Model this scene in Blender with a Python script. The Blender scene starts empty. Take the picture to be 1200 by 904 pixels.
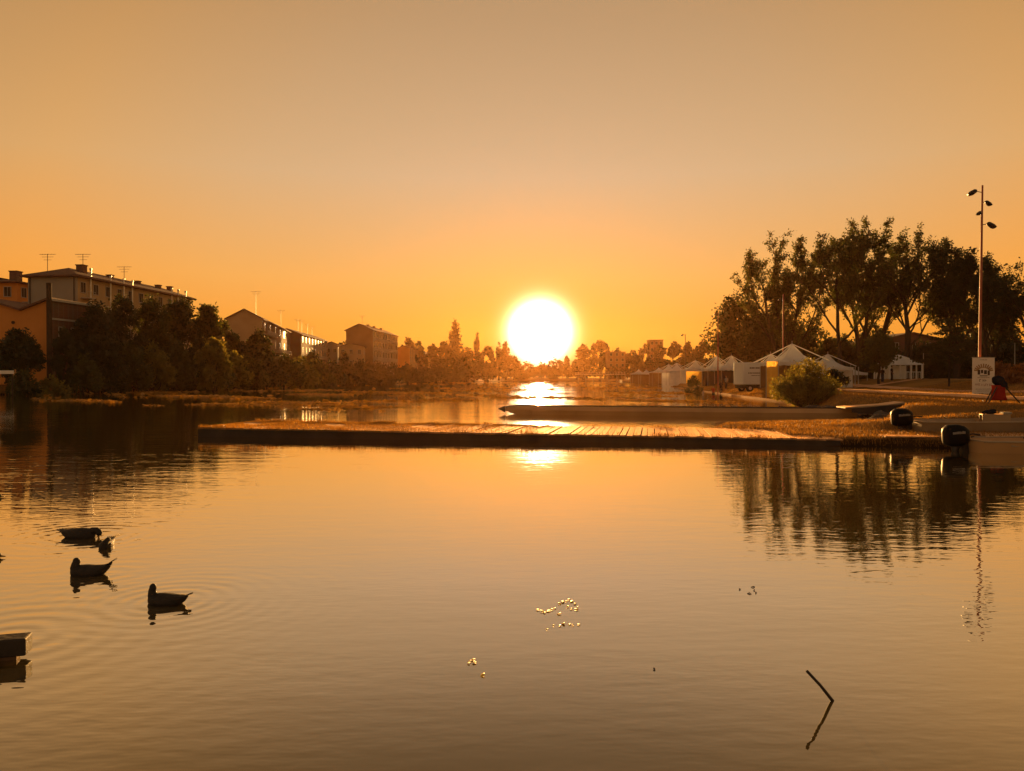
import bpy, bmesh, math, random
import numpy as np
from mathutils import Vector, Matrix
R = math.radians
rng = np.random.default_rng(7); random.seed(7)
scene = bpy.context.scene
COL = scene.collection

# ------------------------------------------------------------------ camera
CAM_H = 2.0
cam = bpy.data.cameras.new('camera'); camo = bpy.data.objects.new('camera', cam); COL.objects.link(camo)
cam.sensor_width = 36; cam.lens = 27.0          # f = 900 px on a 1200 px wide frame
cam.clip_start = .1; cam.clip_end = 9000
camo.location = (0, 0, CAM_H); camo.rotation_euler = (R(90) - math.atan(9 / 900), 0, 0)
scene.camera = camo
scene.view_settings.view_transform = 'Standard'; scene.view_settings.look = 'None'
scene.view_settings.gamma = 1; scene.view_settings.use_curve_mapping = False
scene.view_settings.exposure = 1.0
scene.cycles.use_denoising = True
scene.cycles.max_bounces = 8; scene.cycles.transparent_max_bounces = 8; scene.cycles.volume_bounces = 0
scene.cycles.sample_clamp_indirect = 6

# ------------------------------------------------------------------ sun + sky
SUN_AZ, SUN_EL = R(2.1), R(3.4)                 # clockwise from +Y, above horizon
sd = Vector((math.sin(SUN_AZ) * math.cos(SUN_EL), math.cos(SUN_AZ) * math.cos(SUN_EL), math.sin(SUN_EL)))
sl = bpy.data.lights.new('sun', 'SUN'); slo = bpy.data.objects.new('sun', sl); COL.objects.link(slo)
sl.energy = 4.8; sl.angle = R(.6); sl.color = (1, .50, .14)
slo.rotation_euler = (-sd).to_track_quat('-Z', 'Y').to_euler(); slo.location = (20, 300, 60)

W = bpy.data.worlds.new('World'); scene.world = W; W.use_nodes = True
nt = W.node_tree; nt.nodes.clear()
def N(t, typ, **kw):
    n = t.nodes.new(typ)
    for k, v in kw.items(): setattr(n, k, v)
    return n
def L(t, a, b): t.links.new(a, b)
def math_(t, op, a, b=None, c=None, clamp=False):
    n = t.nodes.new('ShaderNodeMath'); n.operation = op; n.use_clamp = clamp
    for i, x in enumerate((a, b, c)):
        if x is None: continue
        if hasattr(x, 'links'): t.links.new(x, n.inputs[i])
        else: n.inputs[i].default_value = x
    return n.outputs[0]
def mixc(t, bt, f, a, b):
    n = t.nodes.new('ShaderNodeMix'); n.data_type = 'RGBA'; n.blend_type = bt; n.clamp_result = False
    for k, x in ((0, f), (6, a), (7, b)):
        if hasattr(x, 'links'): t.links.new(x, n.inputs[k])
        else: n.inputs[k].default_value = x if k == 0 else (x if len(x) == 4 else (*x, 1))
    return n.outputs[2]
def ramp(t, fac, stops, interp='LINEAR'):
    n = t.nodes.new('ShaderNodeValToRGB'); cr = n.color_ramp; cr.interpolation = interp
    cr.elements[0].position = stops[0][0]; cr.elements[0].color = (*stops[0][1], 1)
    cr.elements[1].position = stops[-1][0]; cr.elements[1].color = (*stops[-1][1], 1)
    for p, c in stops[1:-1]:
        e = cr.elements.new(p); e.color = (*c, 1)
    t.links.new(fac, n.inputs[0]); return n.outputs[0]
def srgb(r, g, b):
    f = lambda c: ((c / 255 + .055) / 1.055) ** 2.4 if c > 10 else c / 255 / 12.92
    return (f(r), f(g), f(b))

sky = N(nt, 'ShaderNodeTexSky', sky_type='NISHITA'); sky.sun_disc = False
sky.sun_elevation = SUN_EL; sky.sun_rotation = SUN_AZ; sky.dust_density = 4; sky.air_density = 1.5
tc = N(nt, 'ShaderNodeTexCoord')
dot = N(nt, 'ShaderNodeVectorMath', operation='DOT_PRODUCT'); L(nt, tc.outputs['Generated'], dot.inputs[0]); dot.inputs[1].default_value = sd
ang = math_(nt, 'ARCCOSINE', math_(nt, 'MINIMUM', dot.outputs['Value'], .9999999))      # radians from the sun
sep = N(nt, 'ShaderNodeSeparateXYZ'); L(nt, tc.outputs['Generated'], sep.inputs[0])
elev = math_(nt, 'MAXIMUM', sep.outputs[2], 0.0)
hue = ramp(nt, elev, [(0, srgb(239, 153, 44)), (.07, srgb(242, 165, 66)), (.125, srgb(241, 178, 96)), (.25, srgb(216, 181, 139)), (.42, srgb(191, 158, 121)), (.7, srgb(150, 125, 99)), (1, srgb(120, 102, 84))])
fall = ramp(nt, math_(nt, 'DIVIDE', ang, math.pi), [(0, (1.02,) * 3), (.07, (1.0,) * 3), (.13, (1.04, .96, .84)), (.19, (1.10, .89, .58)), (.26, (.9, .74, .5)), (.36, (.66, .60, .50)), (.55, (.58, .59, .62)), (1, (.56, .59, .68))])
base = mixc(nt, 'MULTIPLY', 1.0, hue, fall)
g1 = math_(nt, 'MULTIPLY', math_(nt, 'EXPONENT', math_(nt, 'DIVIDE', ang, -R(.38))), 1150.0)
g2 = math_(nt, 'MULTIPLY', math_(nt, 'EXPONENT', math_(nt, 'DIVIDE', ang, -R(7.0))), .03)
def scale_col(col, fac):
    n = N(nt, 'ShaderNodeVectorMath', operation='SCALE'); n.inputs[0].default_value = col; L(nt, fac, n.inputs['Scale']); return n.outputs[0]
tot = mixc(nt, 'ADD', 1.0, base, scale_col((1, .76, .42), g1))
tot = mixc(nt, 'ADD', 1.0, tot, scale_col((1, .52, .10), g2))
tot10 = N(nt, 'ShaderNodeVectorMath', operation='SCALE'); L(nt, tot, tot10.inputs[0]); tot10.inputs['Scale'].default_value = 9.5
nish = mixc(nt, 'MULTIPLY', 1.0, sky.outputs[0], (.02, .018, .015))
fin = mixc(nt, 'ADD', 1.0, tot10.outputs[0], nish)
bg = N(nt, 'ShaderNodeBackground'); bg.inputs[1].default_value = .05; L(nt, fin, bg.inputs[0])
wo = N(nt, 'ShaderNodeOutputWorld'); L(nt, bg.outputs[0], wo.inputs[0])
W.cycles.sampling_method = 'MANUAL'; W.cycles.sample_map_resolution = 2048

# ------------------------------------------------------------------ helpers
F, HOR = 900.0, 443.0
def P(px, py, Y):                 # photograph pixel at a real distance
    return Vector(((px - 600) / F * Y, Y, CAM_H + (HOR - py) / F * Y))
def G(px, Y, z=0.0): return Vector(((px - 600) / F * Y, Y, z))
def zat(py, Y): return CAM_H + (HOR - py) / F * Y

def thing(name, label, cat, loc=(0, 0, 0), rz=0, group=None):
    o = bpy.data.objects.new(name, None); COL.objects.link(o); o.empty_display_size = .2
    o.location = loc; o.rotation_euler = (0, 0, rz); o['label'] = label; o['category'] = cat
    if group: o['group'] = group
    return o
def tag(o, label=None, cat=None, group=None, kind=None):
    for k, v in (('label', label), ('category', cat), ('group', group), ('kind', kind)):
        if v: o[k] = v
    return o
def copy_tree(o, parent=None):
    c = o.copy(); COL.objects.link(c); c.parent = parent
    for ch in KIDS.get(o.name, []): 
        cc = copy_tree(ch, c); KIDS.setdefault(c.name, []).append(cc)
    return c
KIDS = {}
def link(name, me, mat, parent=None):
    o = bpy.data.objects.new(name, me); COL.objects.link(o)
    if mat: me.materials.append(mat)
    if parent is not None: o.parent = parent; KIDS.setdefault(parent.name, []).append(o)
    return o
def fast_mesh(name, v, f):
    """v (N,3) array, f (M,k) array"""
    v = np.asarray(v, np.float32); f = np.asarray(f, np.int32); k = f.shape[1]
    me = bpy.data.meshes.new(name)
    me.vertices.add(len(v)); me.vertices.foreach_set('co', v.ravel())
    me.loops.add(f.size); me.loops.foreach_set('vertex_index', f.ravel())
    me.polygons.add(len(f)); me.polygons.foreach_set('loop_start', np.arange(0, f.size, k, dtype=np.int32))
    me.update(calc_edges=True); me.validate(); return me

class MB:
    def __init__(s): s.v = []; s.f = []
    def add(s, vs, fs):
        b = len(s.v); s.v += [tuple(v) for v in vs]; s.f += [tuple(i + b for i in f) for f in fs]; return s
    def box(s, lo, hi, rz=0, c=None, M=None):
        x0, y0, z0 = lo; x1, y1, z1 = hi
        vs = [Vector(p) for p in ((x0, y0, z0), (x1, y0, z0), (x1, y1, z0), (x0, y1, z0), (x0, y0, z1), (x1, y0, z1), (x1, y1, z1), (x0, y1, z1))]
        if M is not None: vs = [M @ v for v in vs]
        elif rz:
            m = Matrix.Rotation(rz, 3, 'Z'); c = Vector(c) if c else (vs[0] + vs[6]) / 2
            vs = [m @ (v - c) + c for v in vs]
        return s.add(vs, [(0, 3, 2, 1), (4, 5, 6, 7), (0, 1, 5, 4), (1, 2, 6, 5), (2, 3, 7, 6), (3, 0, 4, 7)])
    def cbox(s, c, size, M=None):
        c = Vector(c); h = Vector(size) / 2
        return s.box(c - h, c + h, M=M)
    def tube(s, pts, rad, n=8, cap=True):
        pts = [Vector(p) for p in pts]
        if not hasattr(rad, '__len__'): rad = [rad] * len(pts)
        rings = []; prev = None
        for i, p in enumerate(pts):
            d = (pts[min(i + 1, len(pts) - 1)] - pts[max(i - 1, 0)]).normalized()
            u = d.cross(prev if prev is not None else (Vector((0, 1, 0)) if abs(d.y) < .9 else Vector((1, 0, 0))))
            if u.length < 1e-4: u = d.orthogonal()
            u.normalize(); w = d.cross(u).normalized(); prev = w * -1 if prev is None else prev
            r = rad[i]; ra, rb = (r if hasattr(r, '__len__') else (r, r))
            rings.append([p + u * (math.cos(2 * math.pi * k / n) * ra) + w * (math.sin(2 * math.pi * k / n) * rb) for k in range(n)])
        vs = [q for r in rings for q in r]; fs = []
        for i in range(len(rings) - 1):
            for k in range(n):
                a, b = i * n + k, i * n + (k + 1) % n; fs.append((a, b, b + n, a + n))
        if cap: fs.append(tuple(range(n))[::-1]); fs.append(tuple((len(rings) - 1) * n + k for k in range(n)))
        return s.add(vs, fs)
    def loft(s, rings, cap=True):
        """rings: list of equal-length point loops"""
        n = len(rings[0]); vs = [q for r in rings for q in r]; fs = []
        for i in range(len(rings) - 1):
            for k in range(n):
                a, b = i * n + k, i * n + (k + 1) % n; fs.append((a, b, b + n, a + n))
        if cap: fs.append(tuple(range(n))[::-1]); fs.append(tuple((len(rings) - 1) * n + k for k in range(n)))
        return s.add(vs, fs)
    def ell(s, c, r, M=None, nu=12, nv=8):
        c = Vector(c); rings = []
        vs = []; fs = []
        for j in range(nv + 1):
            th = math.pi * j / nv
            for i in range(nu):
                ph = 2 * math.pi * i / nu
                p = Vector((r[0] * math.sin(th) * math.cos(ph), r[1] * math.sin(th) * math.sin(ph), r[2] * math.cos(th)))
                vs.append(c + (M @ p if M is not None else p))
        for j in range(nv):
            for i in range(nu):
                a, b = j * nu + i, j * nu + (i + 1) % nu; fs.append((a, a + nu, b + nu, b))
        return s.add(vs, fs)
    def prism(s, poly, z0, z1):
        n = len(poly); vs = [(x, y, z0) for x, y in poly] + [(x, y, z1) for x, y in poly]
        return s.add(vs, [tuple(range(n))[::-1], tuple(range(n, 2 * n))] + [(i, (i + 1) % n, (i + 1) % n + n, i + n) for i in range(n)])
    def mesh(s, name):
        me = bpy.data.meshes.new(name); me.from_pydata(s.v, [], s.f); me.validate()
        return me
    def build(s, name, mat, parent=None, smooth=False, bevel=0, world=False, fix=True):
        if world and parent is not None:
            o = Vector(parent.location); s.v = [tuple(Vector(v) - o) for v in s.v]
        me = s.mesh(name)
        bm = bmesh.new(); bm.from_mesh(me); bmesh.ops.remove_doubles(bm, verts=bm.verts, dist=1e-5)
        if fix: bmesh.ops.recalc_face_normals(bm, faces=bm.faces)
        if bevel: bmesh.ops.bevel(bm, geom=bm.edges, offset=bevel, segments=2, affect='EDGES', profile=.5)
        bm.to_mesh(me); bm.free()
        if smooth: me.polygons.foreach_set('use_smooth', [True] * len(me.polygons))
        return link(name, me, mat, parent)

def remeshed(mb, voxel, smooth_it=4):
    me = mb.mesh('tmp'); o = bpy.data.objects.new('tmp', me); COL.objects.link(o)
    m = o.modifiers.new('r', 'REMESH'); m.mode = 'VOXEL'; m.voxel_size = voxel
    s = o.modifiers.new('s', 'SMOOTH'); s.iterations = smooth_it; s.factor = .5
    dg = bpy.context.evaluated_depsgraph_get(); dg.update()
    out = bpy.data.meshes.new_from_object(o.evaluated_get(dg)); bpy.data.objects.remove(o)
    out.polygons.foreach_set('use_smooth', [True] * len(out.polygons)); out.materials.clear()
    return out

# ------------------------------------------------------------------ materials
def pmat(name, c1, c2=None, scale=2.0, rough=.8, metal=0, bump=0, bscale=None, stretch=None, spec=.5, streak=None):
    m = bpy.data.materials.new(name); m.use_nodes = True; t = m.node_tree
    b = t.nodes['Principled BSDF']; b.inputs['Roughness'].default_value = rough; b.inputs['Metallic'].default_value = metal
    b.inputs['Specular IOR Level'].default_value = spec
    co = N(t, 'ShaderNodeTexCoord'); vec = co.outputs['Object']
    if stretch:
        mp = N(t, 'ShaderNodeMapping'); mp.inputs['Scale'].default_value = stretch; L(t, vec, mp.inputs[0]); vec = mp.outputs[0]
    nz = N(t, 'ShaderNodeTexNoise'); nz.inputs['Scale'].default_value = scale; nz.inputs['Detail'].default_value = 6; L(t, vec, nz.inputs[0])
    c2 = c2 or tuple(x * .72 for x in c1)
    col = ramp(t, nz.outputs[0], [(.32, c2), (.68, c1)]); L(t, col, b.inputs['Base Color'])
    if bump:
        n2 = N(t, 'ShaderNodeTexNoise'); n2.inputs['Scale'].default_value = bscale or scale * 6; n2.inputs['Detail'].default_value = 5; L(t, vec, n2.inputs[0])
        bp = N(t, 'ShaderNodeBump'); bp.inputs['Strength'].default_value = 1; bp.inputs['Distance'].default_value = bump
        L(t, n2.outputs[0], bp.inputs['Height']); L(t, bp.outputs[0], b.inputs['Normal'])
    return m
def leafmat(name, c1, c2, trans=.45):
    m = bpy.data.materials.new(name); m.use_nodes = True; t = m.node_tree; t.nodes.clear()
    co = N(t, 'ShaderNodeTexCoord'); nz = N(t, 'ShaderNodeTexNoise'); nz.inputs['Scale'].default_value = .9; nz.inputs['Detail'].default_value = 4
    L(t, co.outputs['Object'], nz.inputs[0])
    col = ramp(t, nz.outputs[0], [(.35, c2), (.65, c1)])
    d = N(t, 'ShaderNodeBsdfDiffuse'); L(t, col, d.inputs[0])
    tr = N(t, 'ShaderNodeBsdfTranslucent'); tc_ = mixc(t, 'MULTIPLY', 1.0, col, (2.0, 1.7, .7)); L(t, tc_, tr.inputs[0])
    mx = N(t, 'ShaderNodeMixShader'); mx.inputs[0].default_value = trans; L(t, d.outputs[0], mx.inputs[1]); L(t, tr.outputs[0], mx.inputs[2])
    gl = N(t, 'ShaderNodeBsdfGlossy'); gl.inputs['Roughness'].default_value = .45; gl.inputs[0].default_value = (1, 1, 1, 1)
    m2 = N(t, 'ShaderNodeMixShader'); m2.inputs[0].default_value = .04; L(t, mx.outputs[0], m2.inputs[1]); L(t, gl.outputs[0], m2.inputs[2])
    o = N(t, 'ShaderNodeOutputMaterial'); L(t, m2.outputs[0], o.inputs[0]); return m

def sheen(m, w, tint=(1, .75, .5), r=.35):
    b = m.node_tree.nodes['Principled BSDF']; b.inputs['Sheen Weight'].default_value = w; b.inputs['Sheen Roughness'].default_value = r; b.inputs['Sheen Tint'].default_value = (*tint, 1); return m
M = {}
M['leaf'] = leafmat('leaf_green', (.075, .085, .022), (.04, .05, .014))
M['leaf_dark'] = leafmat('leaf_dark', (.045, .055, .018), (.022, .03, .010), .3)
M['leaf_willow'] = leafmat('leaf_willow', (.20, .18, .045), (.10, .095, .025), .5)
M['leaf_far'] = leafmat('leaf_far', (.055, .045, .014), (.035, .03, .010), .12)
M['leaf_orange'] = leafmat('leaf_orange', (.30, .14, .05), (.18, .08, .03), .4)
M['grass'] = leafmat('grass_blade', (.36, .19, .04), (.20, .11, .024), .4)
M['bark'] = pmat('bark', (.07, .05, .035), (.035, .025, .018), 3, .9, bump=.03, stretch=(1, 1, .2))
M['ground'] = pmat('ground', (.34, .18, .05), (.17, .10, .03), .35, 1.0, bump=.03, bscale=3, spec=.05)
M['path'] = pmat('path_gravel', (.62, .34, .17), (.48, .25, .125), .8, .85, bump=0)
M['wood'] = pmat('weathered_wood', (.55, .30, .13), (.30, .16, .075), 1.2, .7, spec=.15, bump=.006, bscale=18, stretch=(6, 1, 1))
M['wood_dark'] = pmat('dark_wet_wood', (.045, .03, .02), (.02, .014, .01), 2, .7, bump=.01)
M['post_wood'] = pmat('post_wood', (.16, .09, .045), (.09, .05, .025), 2, .8, bump=.004, stretch=(4, 4, 1))
M['moss'] = pmat('mossy_deck', (.34, .18, .06), (.18, .10, .03), 1.6, .95, bump=.05, bscale=8)
M['stone'] = pmat('stone', (.30, .25, .20), (.16, .13, .10), 1.5, .85, bump=.05)
M['kerb'] = pmat('kerb_stone', (.62, .33, .14), (.48, .25, .10), 1.0, .95, spec=.1)
M['plaster_white'] = pmat('white_plaster', (.36, .33, .27), (.30, .27, .22), .25, .9)
M['plaster_orange'] = pmat('orange_plaster', (.72, .30, .07), (.62, .25, .055), .3, .9)
M['plaster_ochre'] = pmat('ochre_plaster', (.52, .36, .19), (.42, .28, .14), .25, .9)
M['plaster_brown'] = pmat('brown_plaster', (.24, .15, .08), (.19, .115, .06), .25, .9)
def brickmat():
    m = bpy.data.materials.new('brick'); m.use_nodes = True; t = m.node_tree; b = t.nodes['Principled BSDF']; b.inputs['Roughness'].default_value = .9
    co = N(t, 'ShaderNodeTexCoord'); br = N(t, 'ShaderNodeTexBrick'); br.inputs['Scale'].default_value = 1.0
    mp = N(t, 'ShaderNodeMapping'); mp.inputs['Rotation'].default_value = (R(90), 0, 0); L(t, co.outputs['Object'], mp.inputs[0]); L(t, mp.outputs[0], br.inputs[0])
    br.inputs['Color1'].default_value = (.26, .10, .05, 1); br.inputs['Color2'].default_value = (.19, .075, .04, 1); br.inputs['Mortar'].default_value = (.25, .2, .15, 1)
    br.inputs['Brick Width'].default_value = .25; br.inputs['Row Height'].default_value = .075; br.inputs['Mortar Size'].default_value = .01
    nz = N(t, 'ShaderNodeTexNoise'); nz.inputs['Scale'].default_value = .5; L(t, co.outputs['Object'], nz.inputs[0])
    L(t, mixc(t, 'MULTIPLY', .6, br.outputs[0], nz.outputs[1]), b.inputs['Base Color']); return m
M['brick'] = brickmat()
M['roof'] = pmat('clay_tiles', (.20, .095, .055), (.11, .06, .04), .8, .85, bump=.04, bscale=5, stretch=(1, 4, 1))
M['trim'] = pmat('pale_trim', (.50, .46, .39), (.42, .38, .32), .6, .95, spec=.1)
M['glass'] = pmat('window_glass', (.03, .03, .035), (.02, .02, .02), 1, .12, spec=.6)
M['shutter'] = pmat('shutter', (.10, .07, .045), (.06, .045, .03), 1, .95, spec=.1)
M['metal_dark'] = pmat('dark_metal', (.06, .055, .05), (.035, .03, .028), 3, .45, metal=.6)
M['metal_pipe'] = pmat('bright_flue', (.75, .72, .66), (.6, .57, .5), 2, .35, metal=.5)
M['pole_red'] = pmat('rusty_red_paint', (.48, .14, .08), (.33, .09, .05), 1.2, .6)
def clothmat(name, c, tr=.3):
    m = bpy.data.materials.new(name); m.use_nodes = True; t = m.node_tree; t.nodes.clear()
    co = N(t, 'ShaderNodeTexCoord'); nz = N(t, 'ShaderNodeTexNoise'); nz.inputs['Scale'].default_value = 1.2; nz.inputs['Detail'].default_value = 4; L(t, co.outputs['Object'], nz.inputs[0])
    col = ramp(t, nz.outputs[0], [(.3, tuple(x * .85 for x in c)), (.7, c)])
    d = N(t, 'ShaderNodeBsdfDiffuse'); L(t, col, d.inputs[0]); tr_ = N(t, 'ShaderNodeBsdfTranslucent'); L(t, col, tr_.inputs[0])
    mx = N(t, 'ShaderNodeMixShader'); mx.inputs[0].default_value = tr; L(t, d.outputs[0], mx.inputs[1]); L(t, tr_.outputs[0], mx.inputs[2])
    o = N(t, 'ShaderNodeOutputMaterial'); L(t, mx.outputs[0], o.inputs[0]); return m
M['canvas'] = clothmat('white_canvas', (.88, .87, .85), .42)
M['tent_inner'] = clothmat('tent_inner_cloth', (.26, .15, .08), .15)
M['canvas_gold'] = clothmat('golden_canvas', (.85, .5, .10), .6)
M['cloth_red'] = clothmat('red_cloth', (.45, .05, .03), .25)
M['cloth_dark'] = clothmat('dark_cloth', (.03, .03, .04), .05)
M['cloth_blue'] = clothmat('blue_cloth', (.06, .08, .14), .05)
M['cloth_pale'] = clothmat('pale_cloth', (.5, .42, .34), .1)
M['skin'] = pmat('skin', (.42, .24, .16), (.36, .2, .13), 4, .6)
M['hair'] = pmat('hair', (.03, .02, .015), (.02, .012, .01), 6, .6)
M['van'] = pmat('white_van_paint', (.72, .72, .70), (.66, .66, .64), .6, .3)
M['rubber'] = pmat('tyre_rubber', (.02, .02, .02), (.012, .012, .012), 3, .8)
M['duck'] = pmat('duck_feathers', (.03, .02, .015), (.010, .008, .007), 14, .7, bump=.004, bscale=50)
M['duck_wing'] = pmat('duck_wing', (.04, .028, .02), (.014, .010, .008), 20, .7, bump=.004, bscale=40, stretch=(1, 4, 1))
M['duck_pale'] = pmat('duck_pale', (.55, .48, .4), (.4, .34, .28), 14, .7)
M['bill'] = pmat('duck_bill', (.35, .22, .05), (.25, .15, .04), 10, .4)
M['cowl'] = pmat('outboard_cowl', (.010, .010, .011), (.006, .006, .007), 3, .5, spec=.12)
M['decal'] = pmat('pale_decal', (.30, .27, .24), (.22, .2, .18), 3, .4)
M['decal_red'] = pmat('red_decal', (.4, .05, .03), (.3, .04, .02), 3, .4)
M['boat_wood'] = pmat('varnished_boat', (.30, .17, .08), (.20, .11, .05), 1.0, .4, bump=.003, bscale=10, stretch=(.3, 3, 3))
M['boat_tan'] = pmat('tan_boat_paint', (.42, .31, .19), (.32, .23, .14), 1.2, .45)
M['boat_brown'] = pmat('brown_hull', (.60, .35, .15), (.48, .27, .11), .6, .45)
M['poster'] = pmat('poster_paper', (.86, .78, .68), (.80, .72, .62), 1.5, .6)
M['ink'] = pmat('poster_ink', (.08, .05, .04), (.05, .035, .03), 3, .6)
M['ink_red'] = pmat('poster_ink_red', (.35, .09, .05), (.28, .07, .04), 3, .6)
M['ink_ochre'] = pmat('poster_ink_ochre', (.42, .26, .12), (.34, .2, .1), 3, .6)
M['moss_blade'] = leafmat('moss_blade', (.46, .24, .05), (.26, .14, .03), .45)
M['weed'] = leafmat('floating_weed_leaf', (.50, .27, .07), (.22, .13, .035), .35)
M['glint_leaf'] = pmat('floating_leaf_glint', (.95, .66, .10), (.85, .52, .07), 4, .45, spec=.4)  # sun glints on the floating leaves, painted in as bright yellow colour
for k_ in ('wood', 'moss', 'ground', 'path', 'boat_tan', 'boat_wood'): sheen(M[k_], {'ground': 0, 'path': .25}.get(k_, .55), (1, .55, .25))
M['rock'] = pmat('bank_rock', (.14, .11, .085), (.06, .05, .04), 2.0, .9, bump=.06)

# ------------------------------------------------------------------ terrain (one sheet, lake as a basin)
LAKE = [(-140, -40), (-100, 20), (-76, 62), (-60.5, 88), (-57, 104), (-54.6, 125), (-54, 150), (-53, 200), (-43, 257), (-29, 327), (-6, 440), (0, 455), (50, 455), (58, 420),
        (47.5, 268), (36.5, 178), (25.9, 93), (21.6, 58), (19.4, 50), (18.0, 45), (18.4, 41), (18.4, 38), (16.4, 34), (14.6, 32.4), (11, 31.6), (7.8, 30.2), (7.6, 28.4), (8.3, 26), (8.0, 24), (9.0, 22.5), (11.4, 22.0), (12.6, 21.6), (18, 21.3), (30, 19), (45, -40)]
LK = np.array(LAKE, float)
def smooth(t): t = np.clip(t, 0, 1); return t * t * (3 - 2 * t)
def sdist(X, Y):
    d = np.full(X.shape, 1e9); inside = np.zeros(X.shape, bool)
    for i in range(len(LK)):
        a, b = LK[i], LK[(i + 1) % len(LK)]; e = b - a
        t = np.clip(((X - a[0]) * e[0] + (Y - a[1]) * e[1]) / (e @ e), 0, 1)
        d = np.minimum(d, np.hypot(X - a[0] - t * e[0], Y - a[1] - t * e[1]))
        if a[1] != b[1]:
            c = ((a[1] > Y) != (b[1] > Y)) & (X < e[0] * (Y - a[1]) / e[1] + a[0]); inside ^= c
    return np.where(inside, -d, d)
def wob(X, Y, s, k):      # cheap smooth noise
    return np.sin(X * s * 1.1 + k) * np.sin(Y * s * .9 + 2.1 * k) + .5 * np.sin(X * s * 2.3 + Y * s * 1.7 + k * 3)
def terrain(X, Y):
    X = np.asarray(X, float); Y = np.asarray(Y, float); d = sdist(X, Y)
    hi = smooth((Y - 28.8) / 2.2) * smooth((X - 14.2) / 2.0 + smooth((Y - 34) / 2.0)); st = 2.8 - 2.5 * hi
    z = .24 * smooth(d / .7) + .66 * smooth((d - st) / (4.5 - 2.9 * hi)) + .95 * smooth((d - 11) / 10) + .02 * wob(X, Y, .9, 1) * smooth(d / 2) + .25 * wob(X, Y, .02, 2) * smooth((d - 40) / 60)
    far = smooth((Y - 60) / 20)
    z = z + far * .25 * smooth(d / 2) * (1 - smooth((d - 2.6) / 4.5))
    return np.where(d < 0, np.maximum(-1.2, d * .6), z)
def tz(x, y): return float(terrain(np.array([x]), np.array([y]))[0])
xs = np.concatenate([[-5000, -2500, -1200, -600, -350, -220], np.arange(-150, -80, 6), np.arange(-80, -50, 1.0), np.arange(-50, 6, 4.), np.arange(6, 34, .4), np.arange(34, 70, 1.2), np.arange(70, 140, 6), [180, 260, 400, 800, 1600, 3000, 5000]])
ys = np.concatenate([[-3000, -1000, -300, -120], np.arange(-60, 16, 4.), np.arange(16, 60, .4), np.arange(60, 130, 1.2), np.arange(130, 300, 3.), np.arange(300, 480, 6), [520, 600, 800, 1200, 2200, 4500]])
X, Y = np.meshgrid(xs, ys); Z = terrain(X, Y); nx, ny = len(xs), len(ys)
idx = np.arange(nx * ny).reshape(ny, nx)
fq = np.stack([idx[:-1, :-1], idx[:-1, 1:], idx[1:, 1:], idx[1:, :-1]], -1).reshape(-1, 4)
me = fast_mesh('ground', np.stack([X, Y, Z], -1).reshape(-1, 3), fq); me.polygons.foreach_set('use_smooth', [True] * len(me.polygons))
t = M['ground'].node_tree; b = t.nodes['Principled BSDF']; old = b.inputs['Base Color'].links[0].from_socket
co = N(t, 'ShaderNodeTexCoord'); sp = N(t, 'ShaderNodeSeparateXYZ'); L(t, co.outputs['Object'], sp.inputs[0])
low_dark = ramp(t, math_(t, 'MULTIPLY', sp.outputs[2], 1.0), [(.03, (.10, .09, .085)), (.17, (.22, .2, .18)), (.23, (1, 1, 1))])  # ground colour darkens towards the waterline
L(t, mixc(t, 'MULTIPLY', 1.0, old, low_dark), b.inputs['Base Color'])
tag(link('ground', me, M['ground']), kind='structure')

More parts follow.
